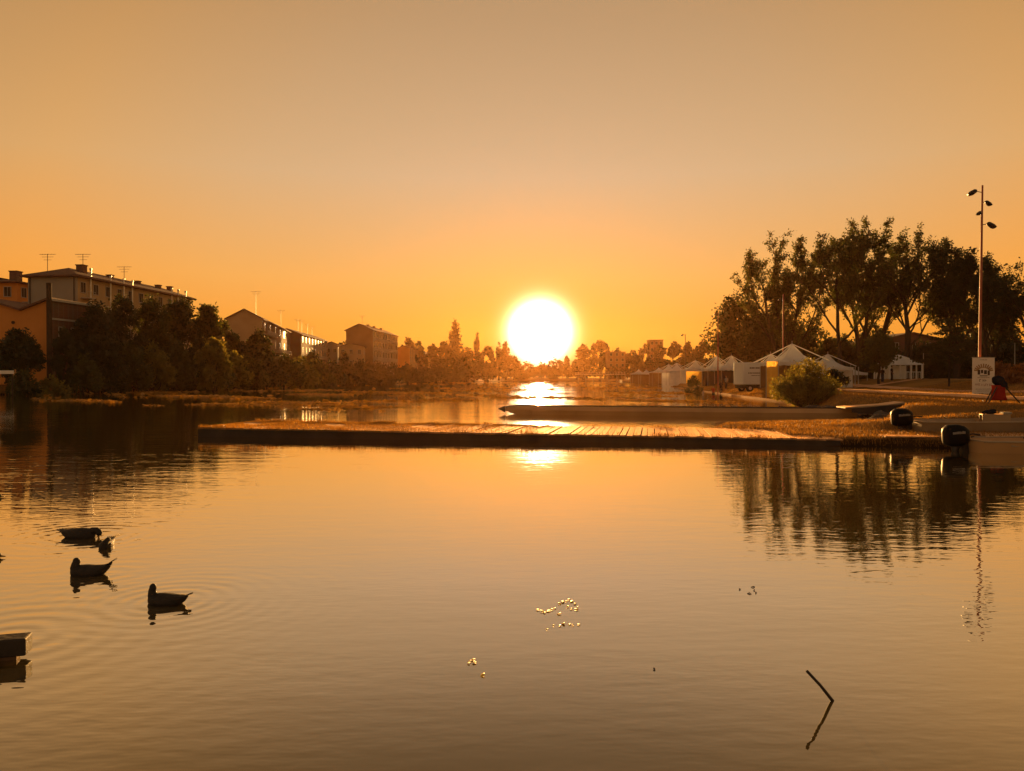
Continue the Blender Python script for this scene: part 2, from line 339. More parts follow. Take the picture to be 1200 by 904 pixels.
# ------------------------------------------------------------------ water
def watermat():
    m = bpy.data.materials.new('lake_water'); m.use_nodes = True; t = m.node_tree; b = t.nodes['Principled BSDF']
    b.inputs['Roughness'].default_value = .03; b.inputs['IOR'].default_value = 2.3; b.inputs['Specular IOR Level'].default_value = .5
    co = N(t, 'ShaderNodeTexCoord'); v = co.outputs['Object']
    nb = N(t, 'ShaderNodeTexNoise'); nb.inputs['Scale'].default_value = .8; L(t, v, nb.inputs[0])
    L(t, ramp(t, nb.outputs[0], [(.3, (.082, .060, .016)), (.7, (.105, .076, .021))]), b.inputs['Base Color'])
    def noise(scale, rot, sc, detail=2, dist=0.0):
        mp = N(t, 'ShaderNodeMapping'); mp.inputs['Rotation'].default_value = (0, 0, rot); mp.inputs['Scale'].default_value = sc; L(t, v, mp.inputs[0])
        n = N(t, 'ShaderNodeTexNoise'); n.inputs['Scale'].default_value = scale; n.inputs['Detail'].default_value = detail; n.inputs['Distortion'].default_value = dist
        L(t, mp.outputs[0], n.inputs[0]); return n.outputs[0]
    sp = N(t, 'ShaderNodeSeparateXYZ'); L(t, v, sp.inputs[0])
    patch = noise(.12, .3, (1, .6, 1), 3)                        # where the breeze touches the surface
    breeze = ramp(t, patch, [(.38, (.45,) * 3), (.62, (1.25,) * 3)])
    # slow long-crested ripples, crests mostly across the view, a second set slanted
    h = math_(t, 'MULTIPLY', noise(2.4, R(8), (.30, 1, 1), 3, .3), .0075)
    h = math_(t, 'ADD', h, math_(t, 'MULTIPLY', noise(4.6, R(-24), (.34, 1, 1), 2, .2), .0042))
    h = math_(t, 'ADD', h, math_(t, 'MULTIPLY', noise(.55, R(14), (.5, 1, 1), 2), .014))
    calm = math_(t, 'MULTIPLY_ADD', math_(t, 'MULTIPLY', math_(t, 'SUBTRACT', sp.outputs[1], 15.0), .05, clamp=True), .68, .32)      # sheltered water on the near side of the jetty
    h = math_(t, 'MULTIPLY', math_(t, 'MULTIPLY', h, breeze), calm)
    def gust(cx, cy, rx, ry, k):      # patches ruffled by the breeze
        a = math_(t, 'POWER', math_(t, 'ABSOLUTE', math_(t, 'DIVIDE', math_(t, 'SUBTRACT', sp.outputs[0], cx), rx)), 2.0); c = math_(t, 'POWER', math_(t, 'ABSOLUTE', math_(t, 'DIVIDE', math_(t, 'SUBTRACT', sp.outputs[1], cy), ry)), 2.0)
        return math_(t, 'MULTIPLY', math_(t, 'EXPONENT', math_(t, 'MULTIPLY', math_(t, 'ADD', a, c), -1.0)), k)
    h = math_(t, 'MULTIPLY', h, math_(t, 'ADD', math_(t, 'ADD', gust(-12, 18.5, 6, 4, 1.9), gust(9.5, 17, 5, 4, .9)), 1.0))
    fine = math_(t, 'MULTIPLY', noise(8, R(-12), (.4, 1, 1), 2), .0022)
    h = math_(t, 'ADD', h, math_(t, 'MULTIPLY', fine, breeze))
    # rings spreading from the birds
    for (cx, cy, wl, ext, amp) in ((-3.08, 6.84, .16, .5, .0022), (-5.4, 9.7, .20, .55, .0022), (-4.1, 7.8, .22, .40, .0012), (-3.9, 5.9, .24, .7, .0026)):
        dx = math_(t, 'SUBTRACT', sp.outputs[0], cx); dy = math_(t, 'SUBTRACT', sp.outputs[1], cy)
        r = math_(t, 'SQRT', math_(t, 'ADD', math_(t, 'MULTIPLY', dx, dx), math_(t, 'MULTIPLY', dy, dy)))
        s = math_(t, 'SINE', math_(t, 'MULTIPLY', r, 2 * math.pi / wl))
        e = math_(t, 'EXPONENT', math_(t, 'DIVIDE', r, -ext))
        h = math_(t, 'ADD', h, math_(t, 'MULTIPLY', math_(t, 'MULTIPLY', s, e), amp))
    bp = N(t, 'ShaderNodeBump'); bp.inputs['Strength'].default_value = 1.0; bp.inputs['Distance'].default_value = 1.0
    L(t, h, bp.inputs['Height']); L(t, bp.outputs[0], b.inputs['Normal'])
    b.inputs['Roughness'].default_value = .6; b.inputs['Specular IOR Level'].default_value = 0
    gl = N(t, 'ShaderNodeBsdfGlossy'); gl.inputs['Roughness'].default_value = .008; gl.inputs[0].default_value = (1, .985, .95, 1); L(t, bp.outputs[0], gl.inputs['Normal'])
    lw = N(t, 'ShaderNodeLayerWeight'); lw.inputs[0].default_value = .5; L(t, bp.outputs[0], lw.inputs['Normal'])      # reflectance rises towards grazing view
    fr = ramp(t, lw.outputs['Facing'], [(0, (.03,) * 3), (.5, (.15,) * 3), (.56, (.22,) * 3), (.67, (.54,) * 3), (.83, (.78,) * 3), (1, (.98,) * 3)])
    mx = N(t, 'ShaderNodeMixShader'); L(t, fr, mx.inputs[0]); L(t, b.outputs[0], mx.inputs[1]); L(t, gl.outputs[0], mx.inputs[2])
    L(t, mx.outputs[0], t.nodes['Material Output'].inputs['Surface'])
    return m
M['water'] = watermat()
wm = MB(); wm.add([(-200, -60, 0), (100, -60, 0), (100, 480, 0), (-200, 480, 0)], [(0, 1, 2, 3)])
tag(wm.build('water', M['water']), kind='structure')

# floating weed mats
def blobs(pts, size, zlo, zhi, tilt, k=7, seed=1, aspect=1.0):
    r = np.random.default_rng(seed); n = len(pts)
    a = np.linspace(0, 2 * np.pi, k, endpoint=False)[None, :] + r.uniform(-.25, .25, (n, k))
    rad = size[:, None] * r.uniform(.6, 1.2, (n, k))
    x = np.cos(a) * rad * aspect; y = np.sin(a) * rad
    z = x * r.normal(0, tilt, (n, 1)) + y * r.normal(0, tilt, (n, 1)) + r.uniform(zlo, zhi, (n, 1))
    z = np.maximum(z, .004)
    V = np.stack([pts[:, 0, None] + x, pts[:, 1, None] + y, z], -1).reshape(-1, 3)
    return V, np.arange(n * k).reshape(n, k)
r = np.random.default_rng(11); n = 120000
yy = 1 / r.uniform(1 / 330, 1 / 46, n); px = r.uniform(0, 960, n); xx = (px - 600) / F * yy
mask = wob(xx, yy, .16, 1.3) + .8 * wob(xx * .55, yy, .41, 4.0) + .55 * wob(xx * .4, yy, 1.1, 2.0) * (yy < 110) + .3 * wob(xx, yy, .9, 5.)
thr = .5 + .5 * np.exp(-((px - 640) / 60.) ** 2) + .35 * (px < 120) + .7 * smooth((58 - yy) / 14.) + 1.5 * np.exp(-((yy - 185) / 38.) ** 2) * ((px > 220) & (px < 560))
ok = (r.random(n) < smooth((mask - thr) / .9) * .8) & (sdist(xx, yy) < -.8 - 3.0 * (xx > 15))
pts = np.stack([xx, yy], -1)[ok]; sz = yy[ok] * .0015 * r.uniform(.6, 1.7, ok.sum())
V, Fc = blobs(pts, sz, .01, .05, .28, seed=3, aspect=1.8)
tag(link('floating_weed', fast_mesh('floating_weed', V, Fc), M['weed']), 'brownish mats of floating weed spread over the lake beyond the jetty', 'water weed', kind='stuff')

# ------------------------------------------------------------------ promenade path and kerb along the embankment
def strip(pl, width, lift, name, mat, thick=0, step=1.5):
    pl = [Vector(p) for p in pl]; pts = []
    for a, b in zip(pl[:-1], pl[1:]):
        m = max(1, int((b - a).length / step)); pts += [a.lerp(b, i / m) for i in range(m)]
    pts.append(pl[-1]); vs = []; fs = []; nrow = 5
    for i, p in enumerate(pts):
        d = (pts[min(i + 1, len(pts) - 1)] - pts[max(0, i - 1)]).normalized(); nrm = Vector((d.y, -d.x))
        for k in range(nrow):
            q = p + nrm * width * (k / (nrow - 1) - .5); vs.append((q.x, q.y, tz(q.x, q.y) + lift))
    for i in range(len(pts) - 1):
        for k in range(nrow - 1): a = i * nrow + k; fs.append((a, a + 1, a + nrow + 1, a + nrow))
    mb = MB(); mb.add(vs, fs); return mb.build(name, mat)
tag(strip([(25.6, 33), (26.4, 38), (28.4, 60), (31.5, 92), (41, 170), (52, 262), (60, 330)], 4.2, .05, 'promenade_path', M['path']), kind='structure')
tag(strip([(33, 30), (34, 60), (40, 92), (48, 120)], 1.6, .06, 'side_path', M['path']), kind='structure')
tag(strip([(72, 84), (50, 86), (36, 82.)], 2.0, .05, 'cross_path', M['path']), kind='structure')
kb = MB(); kl = [Vector((x, y)) for x, y in [(21.9, 59.5), (25.9, 93), (36.5, 178), (47.5, 268)]]
for a, b in zip(kl[:-1], kl[1:]):
    d = (b - a).normalized(); nn = Vector((-d.y, d.x)) * .08
    a2, b2 = a + nn * 1.5, b + nn * 1.5
    kb.add([(*(a2 - nn), -.3), (*(b2 - nn), -.3), (*(b2 + nn), -.3), (*(a2 + nn), -.3), (*(a2 - nn), .13), (*(b2 - nn), .13), (*(b2 + nn), .12), (*(a2 + nn), .12)],
           [(0, 3, 2, 1), (4, 5, 6, 7), (0, 1, 5, 4), (1, 2, 6, 5), (2, 3, 7, 6), (3, 0, 4, 7)])
tag(kb.build('stone_kerb', M['kerb']), 'long pale stone kerb edging the embankment at the waterline', 'kerb')

# ------------------------------------------------------------------ trees
def leaf_quads(pts, size, seed, flat=.0, aspect=.55):
    r = np.random.default_rng(seed); n = len(pts)
    u = r.normal(size=(n, 3)); u[:, 2] *= (1 - flat); u /= np.linalg.norm(u, axis=1, keepdims=True)
    w = r.normal(size=(n, 3)); w -= (w * u).sum(1, keepdims=True) * u; w /= np.linalg.norm(w, axis=1, keepdims=True)
    s = size * r.uniform(.55, 1.35, (n, 1)); u = u * s; w = w * s * aspect
    V = np.stack([pts - u, pts + w, pts + u, pts - w], 1).reshape(-1, 3)
    return fast_mesh('crown', V, np.arange(n * 4).reshape(n, 4))
def limb(mb, p0, p1, r0, r1, rr, n=5, seg=4, bend=.08):
    pts = []; rad = []; ln = (Vector(p1) - Vector(p0)).length
    for i in range(seg + 1):
        t = i / seg; p = Vector(p0).lerp(Vector(p1), t)
        if 0 < i < seg: p += Vector((rr.normal(), rr.normal(), rr.normal() * .4)) * ln * bend
        pts.append(p); rad.append(r0 + (r1 - r0) * t)
    mb.tube(pts, rad, n); return pts
def dense_tree(name, label, x, y, top, width, ycol, group=None, trunk_h=None, leaf=None, n=None, lobes=9, seed=0, z0=None, flat=0, shape='round', cat='tree', tname='trunk', gap=.0):
    """short trunk, limbs and a crown made of many leaf clumps"""
    rr = np.random.default_rng(seed + 1000); z0 = tz(x, y) if z0 is None else z0
    H = top - z0; rw = width / 2
    th = trunk_h if trunk_h is not None else H * .18
    o = thing(name, label, cat, (x, y, z0 - .1), 0, group)
    d = math.hypot(x, y); ls = leaf or max(.12, d * .0019)
    ch = H - th; c0 = th + ch * .5
    tb = MB(); rt = max(.08, H * .022); limb(tb, (0, 0, 0), (0, 0, th + ch * .35), rt * 1.4, rt * .6, rr, 7, bend=.03)
    cl = []
    for i in range(lobes):
        for _ in range(40):
            q = rr.uniform(-1, 1, 3)
            if q @ q <= 1: break
        if shape == 'poplar': fz = 1 - abs(q[2]) * .3
        elif shape == 'cone': fz = max(.12, .5 - q[2] * .5)
        else: fz = 1.0
        s = rr.uniform(.15, .38)
        c = np.array([q[0] * rw * (1 - s) * fz, q[1] * rw * (1 - s) * fz, c0 + q[2] * ch * .5 * (1 - s * (rw * 2 / max(ch, rw * 2)))])
        cl.append((c, s, fz)); 
        if i < 7: limb(tb, (0, 0, th * .8 + ch * .2 * rr.random()), tuple(c), rt * .5, rt * .12, rr, 4, 3)
    # one lobe at the very top and one at each side keep the outline's size
    for q in ((0, 0, 1), (1, 0, -.1), (-1, 0, -.25), (0, -1, -.3), (.5, 0, .65), (-.55, 0, .6)):
        s = rr.uniform(.28, .38); fz = 1 if shape == 'round' else ((.7 if shape == 'poplar' else .35) if q[2] > .9 else (.9 if shape == 'poplar' else max(.2, .5 - q[2] * .5) * 1.4))
        cl.append((np.array([q[0] * rw * (1 - s) * fz, q[1] * rw * (1 - s) * fz, c0 + q[2] * ch * .5 * (1 - .25)]), s, fz))
    N_ = n or int(min(14000, max(700, 2.6 * width * ch / (ls * ls * .55))))
    per = N_ // len(cl); P_ = []
    for c, s, fz in cl:
        q = rr.normal(size=(per, 3)); q /= np.linalg.norm(q, axis=1, keepdims=True)
        rad = rr.uniform(.25, 1.0, (per, 1)) ** .45 * (1 + .22 * np.sin(q[:, :1] * 7 + c[0]) * np.sin(q[:, 2:] * 6 + c[1]) + .16 * rr.normal(size=(per, 1)))
        sc = np.array([max(s * rw * fz, rw * s * .45), max(s * rw * fz, rw * s * .45), min(s * ch * .62, s * rw * 1.25 if shape == 'round' else s * ch)])
        P_.append(c + q * rad * sc)
    P_ = np.concatenate(P_); P_ = P_[P_[:, 2] > .12 * H * (0 if th < .1 * H else 1) + .05]
    tb.build(tname, M['bark'], o); link('crown', leaf_quads(P_, ls, seed, flat), ycol, o)
    return o
def open_tree(name, label, x, y, top, width, col, group=None, seed=0, trunks=1, lean=0.0, nleaf=14, levels=3, leaf=None, first=.22, up=.55, clump=.55, z0=None):
    """trunk, steep limbs, twigs; leaves sit in clumps at the twigs so the sky shows between them"""
    rr = np.random.default_rng(seed + 500); z0 = tz(x, y) if z0 is None else z0; H = top - z0
    segs = []; tips = []
    def grow(p, d, ln, r, lv):
        nseg = 4; pts = [p]; q = p.copy(); dd = d.copy()
        for i in range(nseg):
            dd = dd + rr.normal(0, .13, 3); dd[2] += .10; dd /= np.linalg.norm(dd); q = q + dd * ln / nseg; pts.append(q)
        segs.append((pts, r, r * .45))
        if lv >= levels - 1: tips.extend(pts[1:])
        elif lv == levels - 2: tips.append(pts[-1]); tips.append(pts[-2])
        if lv >= levels: return
        k = [7, 6, 5, 4][lv] if lv < 4 else 3
        for i in range(k):
            t = first + (1 - first) * (i + rr.random()) / k if lv == 0 else .25 + .75 * (i + rr.random()) / k
            f = t * nseg; a = int(min(f, nseg - 1)); base = pts[a] * (1 - (f - a)) + pts[a + 1] * (f - a)
            az = rr.uniform(0, 2 * np.pi) if lv else i * 2.4 + rr.uniform(-.4, .4)
            side = np.array([math.cos(az), math.sin(az), 0]); nd = d * up + side * rr.uniform(.45, .85) + np.array([0, 0, .15]); nd /= np.linalg.norm(nd)
            grow(base, nd, ln * rr.uniform(.42, .62) * (1.15 - .35 * t), r * (.55 - .2 * t), lv + 1)
    for k in range(trunks):
        a = rr.uniform(0, 6.28); l0 = lean + (.0 if trunks == 1 else .22 * (k - (trunks - 1) / 2))
        grow(np.array([.3 * k, 0, 0.]), np.array([l0, .1 * math.sin(a), 1.]) / math.hypot(1, l0), H * .8, H * .014 + .04, 0)
    T = np.array(tips); mx = T[:, 2].max(); hx = np.percentile(np.abs(T[:, 0] - T[:, 0].mean()), 97)
    sz_ = (H - clump) / mx; sx = min(1.6, max(.45, (width / 2 - clump * .6) / hx))
    S = np.array([sx, sx, sz_]); T = T * S
    tb = MB()
    for pts, r0, r1 in segs:
        if r0 < .012: continue
        m = len(pts) - 1; tb.tube([tuple(p * S) for p in pts], [r0 + (r1 - r0) * i / m for i in range(m + 1)], 6 if r0 > .1 else 4, cap=False)
    o = thing(name, label, 'tree', (x, y, z0 - .1), 0, group)
    tb.build('trunk', M['bark'], o, fix=False)
    d = math.hypot(x, y); ls = leaf or max(.10, d * .0014)
    dens = rr.uniform(0, 1, len(T)) ** 2 * 3.2; cnt = np.round(nleaf * dens).astype(int)
    Pp = np.repeat(T, cnt, 0); Pp = Pp + rr.normal(0, clump * .42, Pp.shape) * np.array([1, 1, .8])
    link('crown', leaf_quads(Pp, ls, seed), col, o); return o

# --- right bank big trees
dense_tree('tree', 'wide dense dark tree, leftmost of the tall trees behind the white tents', *G(864, 135).xy, zat(343, 135), 12.5, M['leaf_dark'], 'tall trees on the right bank', lobes=26, seed=1, trunk_h=2)
dense_tree('tree', 'lower bushy tree between the leftmost dense tree and the tall poplars', *G(905, 120).xy, zat(362, 120), 10, M['leaf_dark'], 'tall trees on the right bank', lobes=22, seed=2, trunk_h=2)
open_tree('tree', 'tall feathery tree rising left of the central trunk, over the largest tent', *G(918, 112).xy, zat(274, 112), 11.5, M['leaf'], 'tall trees on the right bank', seed=3, trunks=2, nleaf=9, lean=-.05)
open_tree('tree', 'tall upright tree with a straight dark trunk right of the largest tent', *G(988, 102).xy, zat(266, 102), 9.5, M['leaf'], 'tall trees on the right bank', seed=4, nleaf=10, first=.3)
open_tree('tree', 'tallest tree of the group, limbs fanning to the right above the round tree', *G(1010, 108).xy, zat(247, 108), 12.0, M['leaf'], 'tall trees on the right bank', seed=5, trunks=3, nleaf=8, lean=.18, first=.3)
open_tree('tree', 'sparse tree with thick bare leaning limbs and bright sky between its leaves', *G(1062, 100).xy, zat(266, 100), 9.0, M['leaf'], 'tall trees on the right bank', seed=6, trunks=2, nleaf=4, lean=.22, first=.35)
open_tree('tree', 'narrow dark upright tree just left of the tall floodlight mast', *G(1120, 98).xy, zat(266, 98), 6.6, M['leaf_dark'], 'tall trees on the right bank', seed=7, trunks=2, nleaf=9, first=.25, up=.8)
open_tree('tree', 'dark dense tree standing directly behind the tall floodlight mast', *G(1160, 96).xy, zat(282, 96), 8.5, M['leaf_dark'], 'tall trees on the right bank', seed=8, trunks=2, nleaf=9, first=.2, up=.8)
open_tree('tree', 'spreading tree at the right edge with branches reaching over the mast side', *G(1214, 92).xy, zat(288, 92), 12, M['leaf_dark'], 'tall trees on the right bank', seed=9, trunks=2, nleaf=5, lean=-.1)
for i, (px, Yd, ty, w, lb) in enumerate([
    (945, 132, 378, 11, 'shadowy bushy tree in the back row behind the largest tent'), (985, 135, 392, 10, 'shadowy bushy tree in the back row, behind the straight trunk'),
    (1022, 138, 380, 9, 'rounded tree in the back row, above the white gazebo'), (1078, 128, 402, 9, 'low dark tree in the back row, right of the white gazebo'),
    (1128, 120, 388, 11, 'dark bushy tree in the back row, left of the mast'), (1165, 125, 378, 10, 'dark bushy tree in the back row, behind the poster'),
    (1200, 118, 398, 9, 'dark bushy tree in the back row at the right edge')]):
    dense_tree('tree', lb, *G(px, Yd).xy, zat(ty, Yd), w, M['leaf_dark'], 'back row of trees on the right bank', lobes=18, seed=20 + i, trunk_h=.8)
dense_tree('tree', 'round crowned young tree left of the white gazebo', *G(1030, 84).xy, zat(389, 84), 4.6, M['leaf'], lobes=12, seed=31, trunk_h=1.4)
def cedar(x, y, top, w):
    z0 = tz(x, y); H = top - z0; rr = np.random.default_rng(5)
    o = thing('cedar_tree', 'young cedar with flat layered branches on the lawn left of the poster', 'tree', (x, y, z0 - .05)); tb = MB(); P_ = []
    tb.tube([(0, 0, 0), (.05, 0, H * .5), (0, 0, H)], [.09, .07, .02], 7)
    for k in range(26):
        t = .36 + .62 * k / 26; a = k * 2.4; ln = w / 2 * (1.15 - t) / .8 * rr.uniform(.7, 1.1); z = H * t
        e = (math.cos(a) * ln, math.sin(a) * ln, z + rr.uniform(-.1, .15)); tb.tube([(0, 0, z), e], [.03, .008], 4)
        m = int(130 * ln); s = rr.random((m, 1)) ** .6
        P_.append(np.array([0, 0, z]) + s * (np.array(e) - [0, 0, z]) + rr.normal(size=(m, 3)) * [.22, .22, .06])
    tb.build('trunk', M['bark'], o); link('crown', leaf_quads(np.concatenate(P_), .10, 3, .5), M['leaf_dark'], o)
cedar(*G(1112, 66).xy, zat(372, 66), 5.2)
# clipped hedge and low shrubs behind the lawn
hd = thing('hedge', 'long dark clipped hedge behind the lawn and the white gazebo', 'hedge', (G(1090, 104).x, 104, tz(G(1090, 104).x, 104)))
rr = np.random.default_rng(77); q = rr.uniform(-1, 1, (22000, 3)) * [20, .8, 1.15] + [0, 0, 1.15]; q[:, 2] += .15 * np.sin(q[:, 0] * 2)
link('crown', leaf_quads(q, .2, 8), M['leaf_dark'], hd)
for x in np.arange(-19, 19.5, 1.9): MB().tube([(x, 0, -.2), (x, 0, 1.6)], .04, 5).build('stem', M['bark'], hd)
for i, (px, Yd, ty, w, mt, lb) in enumerate([
    (978, 66, 433, 2.6, 'leaf_dark', 'small dark clipped bush right of the waterside willow, before the tents'),
    (1171, 62, 424, 2.6, 'leaf_orange', 'reddish shrub behind the poster, its left one'), (1186, 60, 434, 2.3, 'leaf_orange', 'low rusty shrub right of the poster, between two others'),
    (1204, 62, 424, 3.2, 'leaf_orange', 'broad ruddy shrub cut by the right edge of the picture'),
    (813, 98, 440, 2.4, 'leaf_dark', 'low dark bush at the lake path left of the tents visitors')]):
    dense_tree('shrub', lb, *G(px, Yd).xy, zat(ty, Yd), w, M[mt], lobes=7, seed=60 + i, trunk_h=.05, cat='shrub', tname='stem')
# willow bush at the water's edge
def willow_bush(x, y, top, w):
    z0 = .1; H = top - z0; rr = np.random.default_rng(14)
    o = thing('willow_bush', 'loose yellow green willow bush leaning over the water beside the largest tent', 'bush', (x, y, z0)); tb = MB(); P_ = []
    for k in range(150):
        a = rr.uniform(0, 6.28); sp = rr.uniform(.0, 1) ** .7; ln = H * rr.uniform(.45, 1.02) * (1 - .35 * sp) * (1 - .2 * (math.cos(a) * sp > .5))
        tip = np.array([math.cos(a) * sp * w / 2, math.sin(a) * sp * w / 2 * .8, ln * (1 - .35 * sp * sp)]); mid = tip * [.62, .62, .5]
        tb.tube([(0, 0, -.3), tuple(mid), tuple(tip)], [.035, .02, .006], 4)
        m = 120; s = rr.uniform(.12, 1.05, (m, 1)); b = (1 - s) ** 2 * 0 + 2 * s * (1 - s) * (mid * 1.25) + s * s * tip
        P_.append(b + rr.normal(size=(m, 3)) * .16)
    q = np.concatenate(P_); q = q[q[:, 2] > -.02]
    tb.build('stem', M['bark'], o); link('crown', leaf_quads(q, .10, 5, 0, .4), M['leaf_willow'], o)
willow_bush(19.7, 51.2, zat(417, 51), 4.9)

# --- left bank trees in front of the houses
gl = 'trees on the left bank'
for i, (px, Yd, ty, w, mt, th, lb) in enumerate([
    (22, 93, 386, 6.0, 'leaf_dark', .6, 'round black looking tree before the orange gable, at the left edge'),
    (75, 95, 380, 3.2, 'leaf_dark', 1.5, 'small dark round tree under the brick side wall windows'),
    (112, 104, 352, 7.0, 'leaf_dark', .8, 'large dark tree hiding the lower end of the long white house'),
    (142, 110, 343, 8.5, 'leaf_dark', .8, 'massive dark tree right of the white gable, leaves up to its eaves'),
    (178, 116, 344, 8.5, 'leaf', .8, 'massive bushy tree in the middle of the left bank clump'),
    (212, 122, 347, 8.0, 'leaf_dark', .8, 'tall bushy tree below the row of bright roof flues'),
    (243, 126, 354, 6.5, 'leaf', .8, 'dark tree with ragged top at the right end of the tall clump'),
    (262, 134, 372, 5.5, 'leaf', .6, 'lower tree stepping down from the tall clump on left bank'),
    (276, 140, 388, 5.0, 'leaf_dark', .6, 'small dark tree below the balcony of the striped brick block'),
    (303, 146, 386, 7.0, 'leaf_dark', 1.5, 'round dark tree covering the foot of the windowed brick block'),
    (250, 118, 396, 6.0, 'leaf_willow', .3, 'pale leafy willow low at the water below the tall clump'),
    (372, 300, 396, 10, 'leaf_far', 1, 'distant round tree between two rows of apartment houses'),
    (402, 330, 399, 9, 'leaf_far', 1, 'distant tree left of the brown gable house'),
    (478, 372, 395, 10, 'leaf_far', 1, 'distant round tree just right of the balconied block'),
    (490, 385, 399, 9, 'leaf_far', 1, 'distant tree second to the right of the balconied block'),
    (403, 235, 410, 4.5, 'leaf_far', .5, 'tree at the foot of the small pale house on the left shore'),
    (365, 215, 412, 7, 'leaf', .5, 'rounded tree at the foot of the two storey row on left shore')]):
    dense_tree('tree', lb, *G(px, Yd).xy, zat(ty, Yd), w, M[mt], gl, lobes=24, seed=100 + i, trunk_h=th, n=None if Yd > 150 else 11000)
ords = 'first second third fourth fifth sixth seventh eighth ninth tenth eleventh twelfth thirteenth fourteenth fifteenth sixteenth seventeenth eighteenth nineteenth twentieth twenty-first twenty-second twenty-third twenty-fourth twenty-fifth twenty-sixth'.split()
shr = [(28, 89, 434, 4), (60, 91, 441, 4.5), (97, 96, 418, 5.5), (122, 103, 405, 7), (150, 106, 402, 7), (178, 110, 404, 7), (205, 115, 402, 7), (228, 118, 408, 7), (250, 124, 418, 7), (272, 128, 414, 7), (292, 134, 420, 7.5), (312, 140, 418, 8), (333, 150, 415, 9), (352, 165, 421, 9),
       (370, 180, 423, 9), (388, 190, 424, 9), (405, 205, 426, 10), (423, 215, 423, 10), (442, 228, 425, 10), (460, 245, 427, 10), (478, 258, 428, 11), (495, 275, 430, 11), (512, 295, 428, 12), (530, 318, 425, 12), (548, 345, 423, 13), (568, 380, 424, 14)]
for i, (px, Yd, ty, w) in enumerate(shr):
    dense_tree('shrub', f'leafy waterside shrub, {ords[i]} from the left along the far left shore', *G(px, Yd).xy, zat(ty, Yd), w, M[['leaf', 'leaf_willow', 'leaf', 'leaf_dark'][i % 4] if Yd < 200 else 'leaf_far'], 'shrubs along the left shore', lobes=9, seed=200 + i, trunk_h=.1, cat='shrub', tname='stem')
# --- far shore
fs = [(508, 400, 402, 22, 'round', 'round tree left of the tall poplar on the far shore'), (521, 395, 398, 20, 'round', 'tree leaning against the tall poplar on the far shore'),
      (533, 400, 381, 24, 'poplar', 'tall poplar left of the sun, highest tree on the far shore'), (547, 410, 406, 24, 'round', 'tree right beside the tall poplar on the far shore'),
      (559, 405, 393, 9, 'poplar', 'thin spire shaped tree between the poplar and the sun'), (570, 415, 406, 24, 'round', 'broad tree right of the thin spire on the far shore'),
      (585, 430, 404, 14, 'poplar', 'left one of two small pointed trees beside the sun'), (593, 430, 402, 14, 'poplar', 'right one of two small pointed trees beside the sun'),
      (602, 455, 417, 22, 'round', 'low tree at the left lower rim of the sun'), (618, 470, 425, 26, 'round', 'low tree left of the sun glint on the far shore'),
      (635, 475, 427, 26, 'round', 'low tree directly above the sun glint on the far shore'), (651, 470, 421, 26, 'round', 'low rounded tree right of the sun glint'),
      (664, 475, 419, 10, 'poplar', 'small pointed tree right under the sun rim'), (676, 465, 421, 20, 'round', 'low tree before the large clump right of the sun'),
      (684, 440, 404, 28, 'round', 'left part of the large clump right of the sun, a round tree'), (703, 435, 399, 34, 'round', 'highest round tree in the clump right of the sun'),
      (724, 440, 409, 26, 'round', 'lower tree after the clump right of the sun'), (741, 420, 411, 26, 'round', 'low wide tree behind the footbridge end'),
      (757, 380, 401, 24, 'round', 'bushy tree left of the flat roofed tower house'), (773, 370, 404, 22, 'round', 'bushy tree before the flat roofed tower house'),
      (790, 340, 400, 26, 'round', 'bushy tree right of the flat roofed tower house'), (806, 310, 402, 26, 'round', 'tree behind the third small lamp post on the right shore'),
      (824, 270, 398, 28, 'round', 'tree closing the far row at the tall dense dark tree'), (842, 230, 396, 26, 'round', 'tree hidden half behind the leftmost tall dense tree')]
for i, (px, Yd, ty, wpx, sh, lb) in enumerate(fs):
    dense_tree('tree', lb, *G(px, Yd).xy, zat(ty, Yd), wpx / F * Yd, M['leaf_far'], 'trees on the far shore', lobes=12 if sh == 'round' else 14, seed=300 + i, trunk_h=1.0, shape=sh, z0=.8)
for i, (px, Yd, ty, wpx) in enumerate([(520, 372, 427, 30), (545, 400, 428, 34), (575, 430, 430, 40), (608, 462, 432, 44), (645, 462, 431, 44), (684, 450, 429, 44), (722, 400, 430, 40), (752, 330, 428, 40), (782, 270, 424, 44), (815, 220, 420, 44), (846, 185, 418, 44), (876, 160, 414, 44)]):
    dense_tree('shrub', f'low far shore shrub under the trees, {ords[i]} counting from the poplar rightwards', *G(px, Yd).xy, zat(ty, Yd), wpx / F * Yd, M['leaf_far'], 'low shrubs on the far shore', lobes=8, seed=400 + i, trunk_h=.1, z0=.5, cat='shrub', tname='stem')

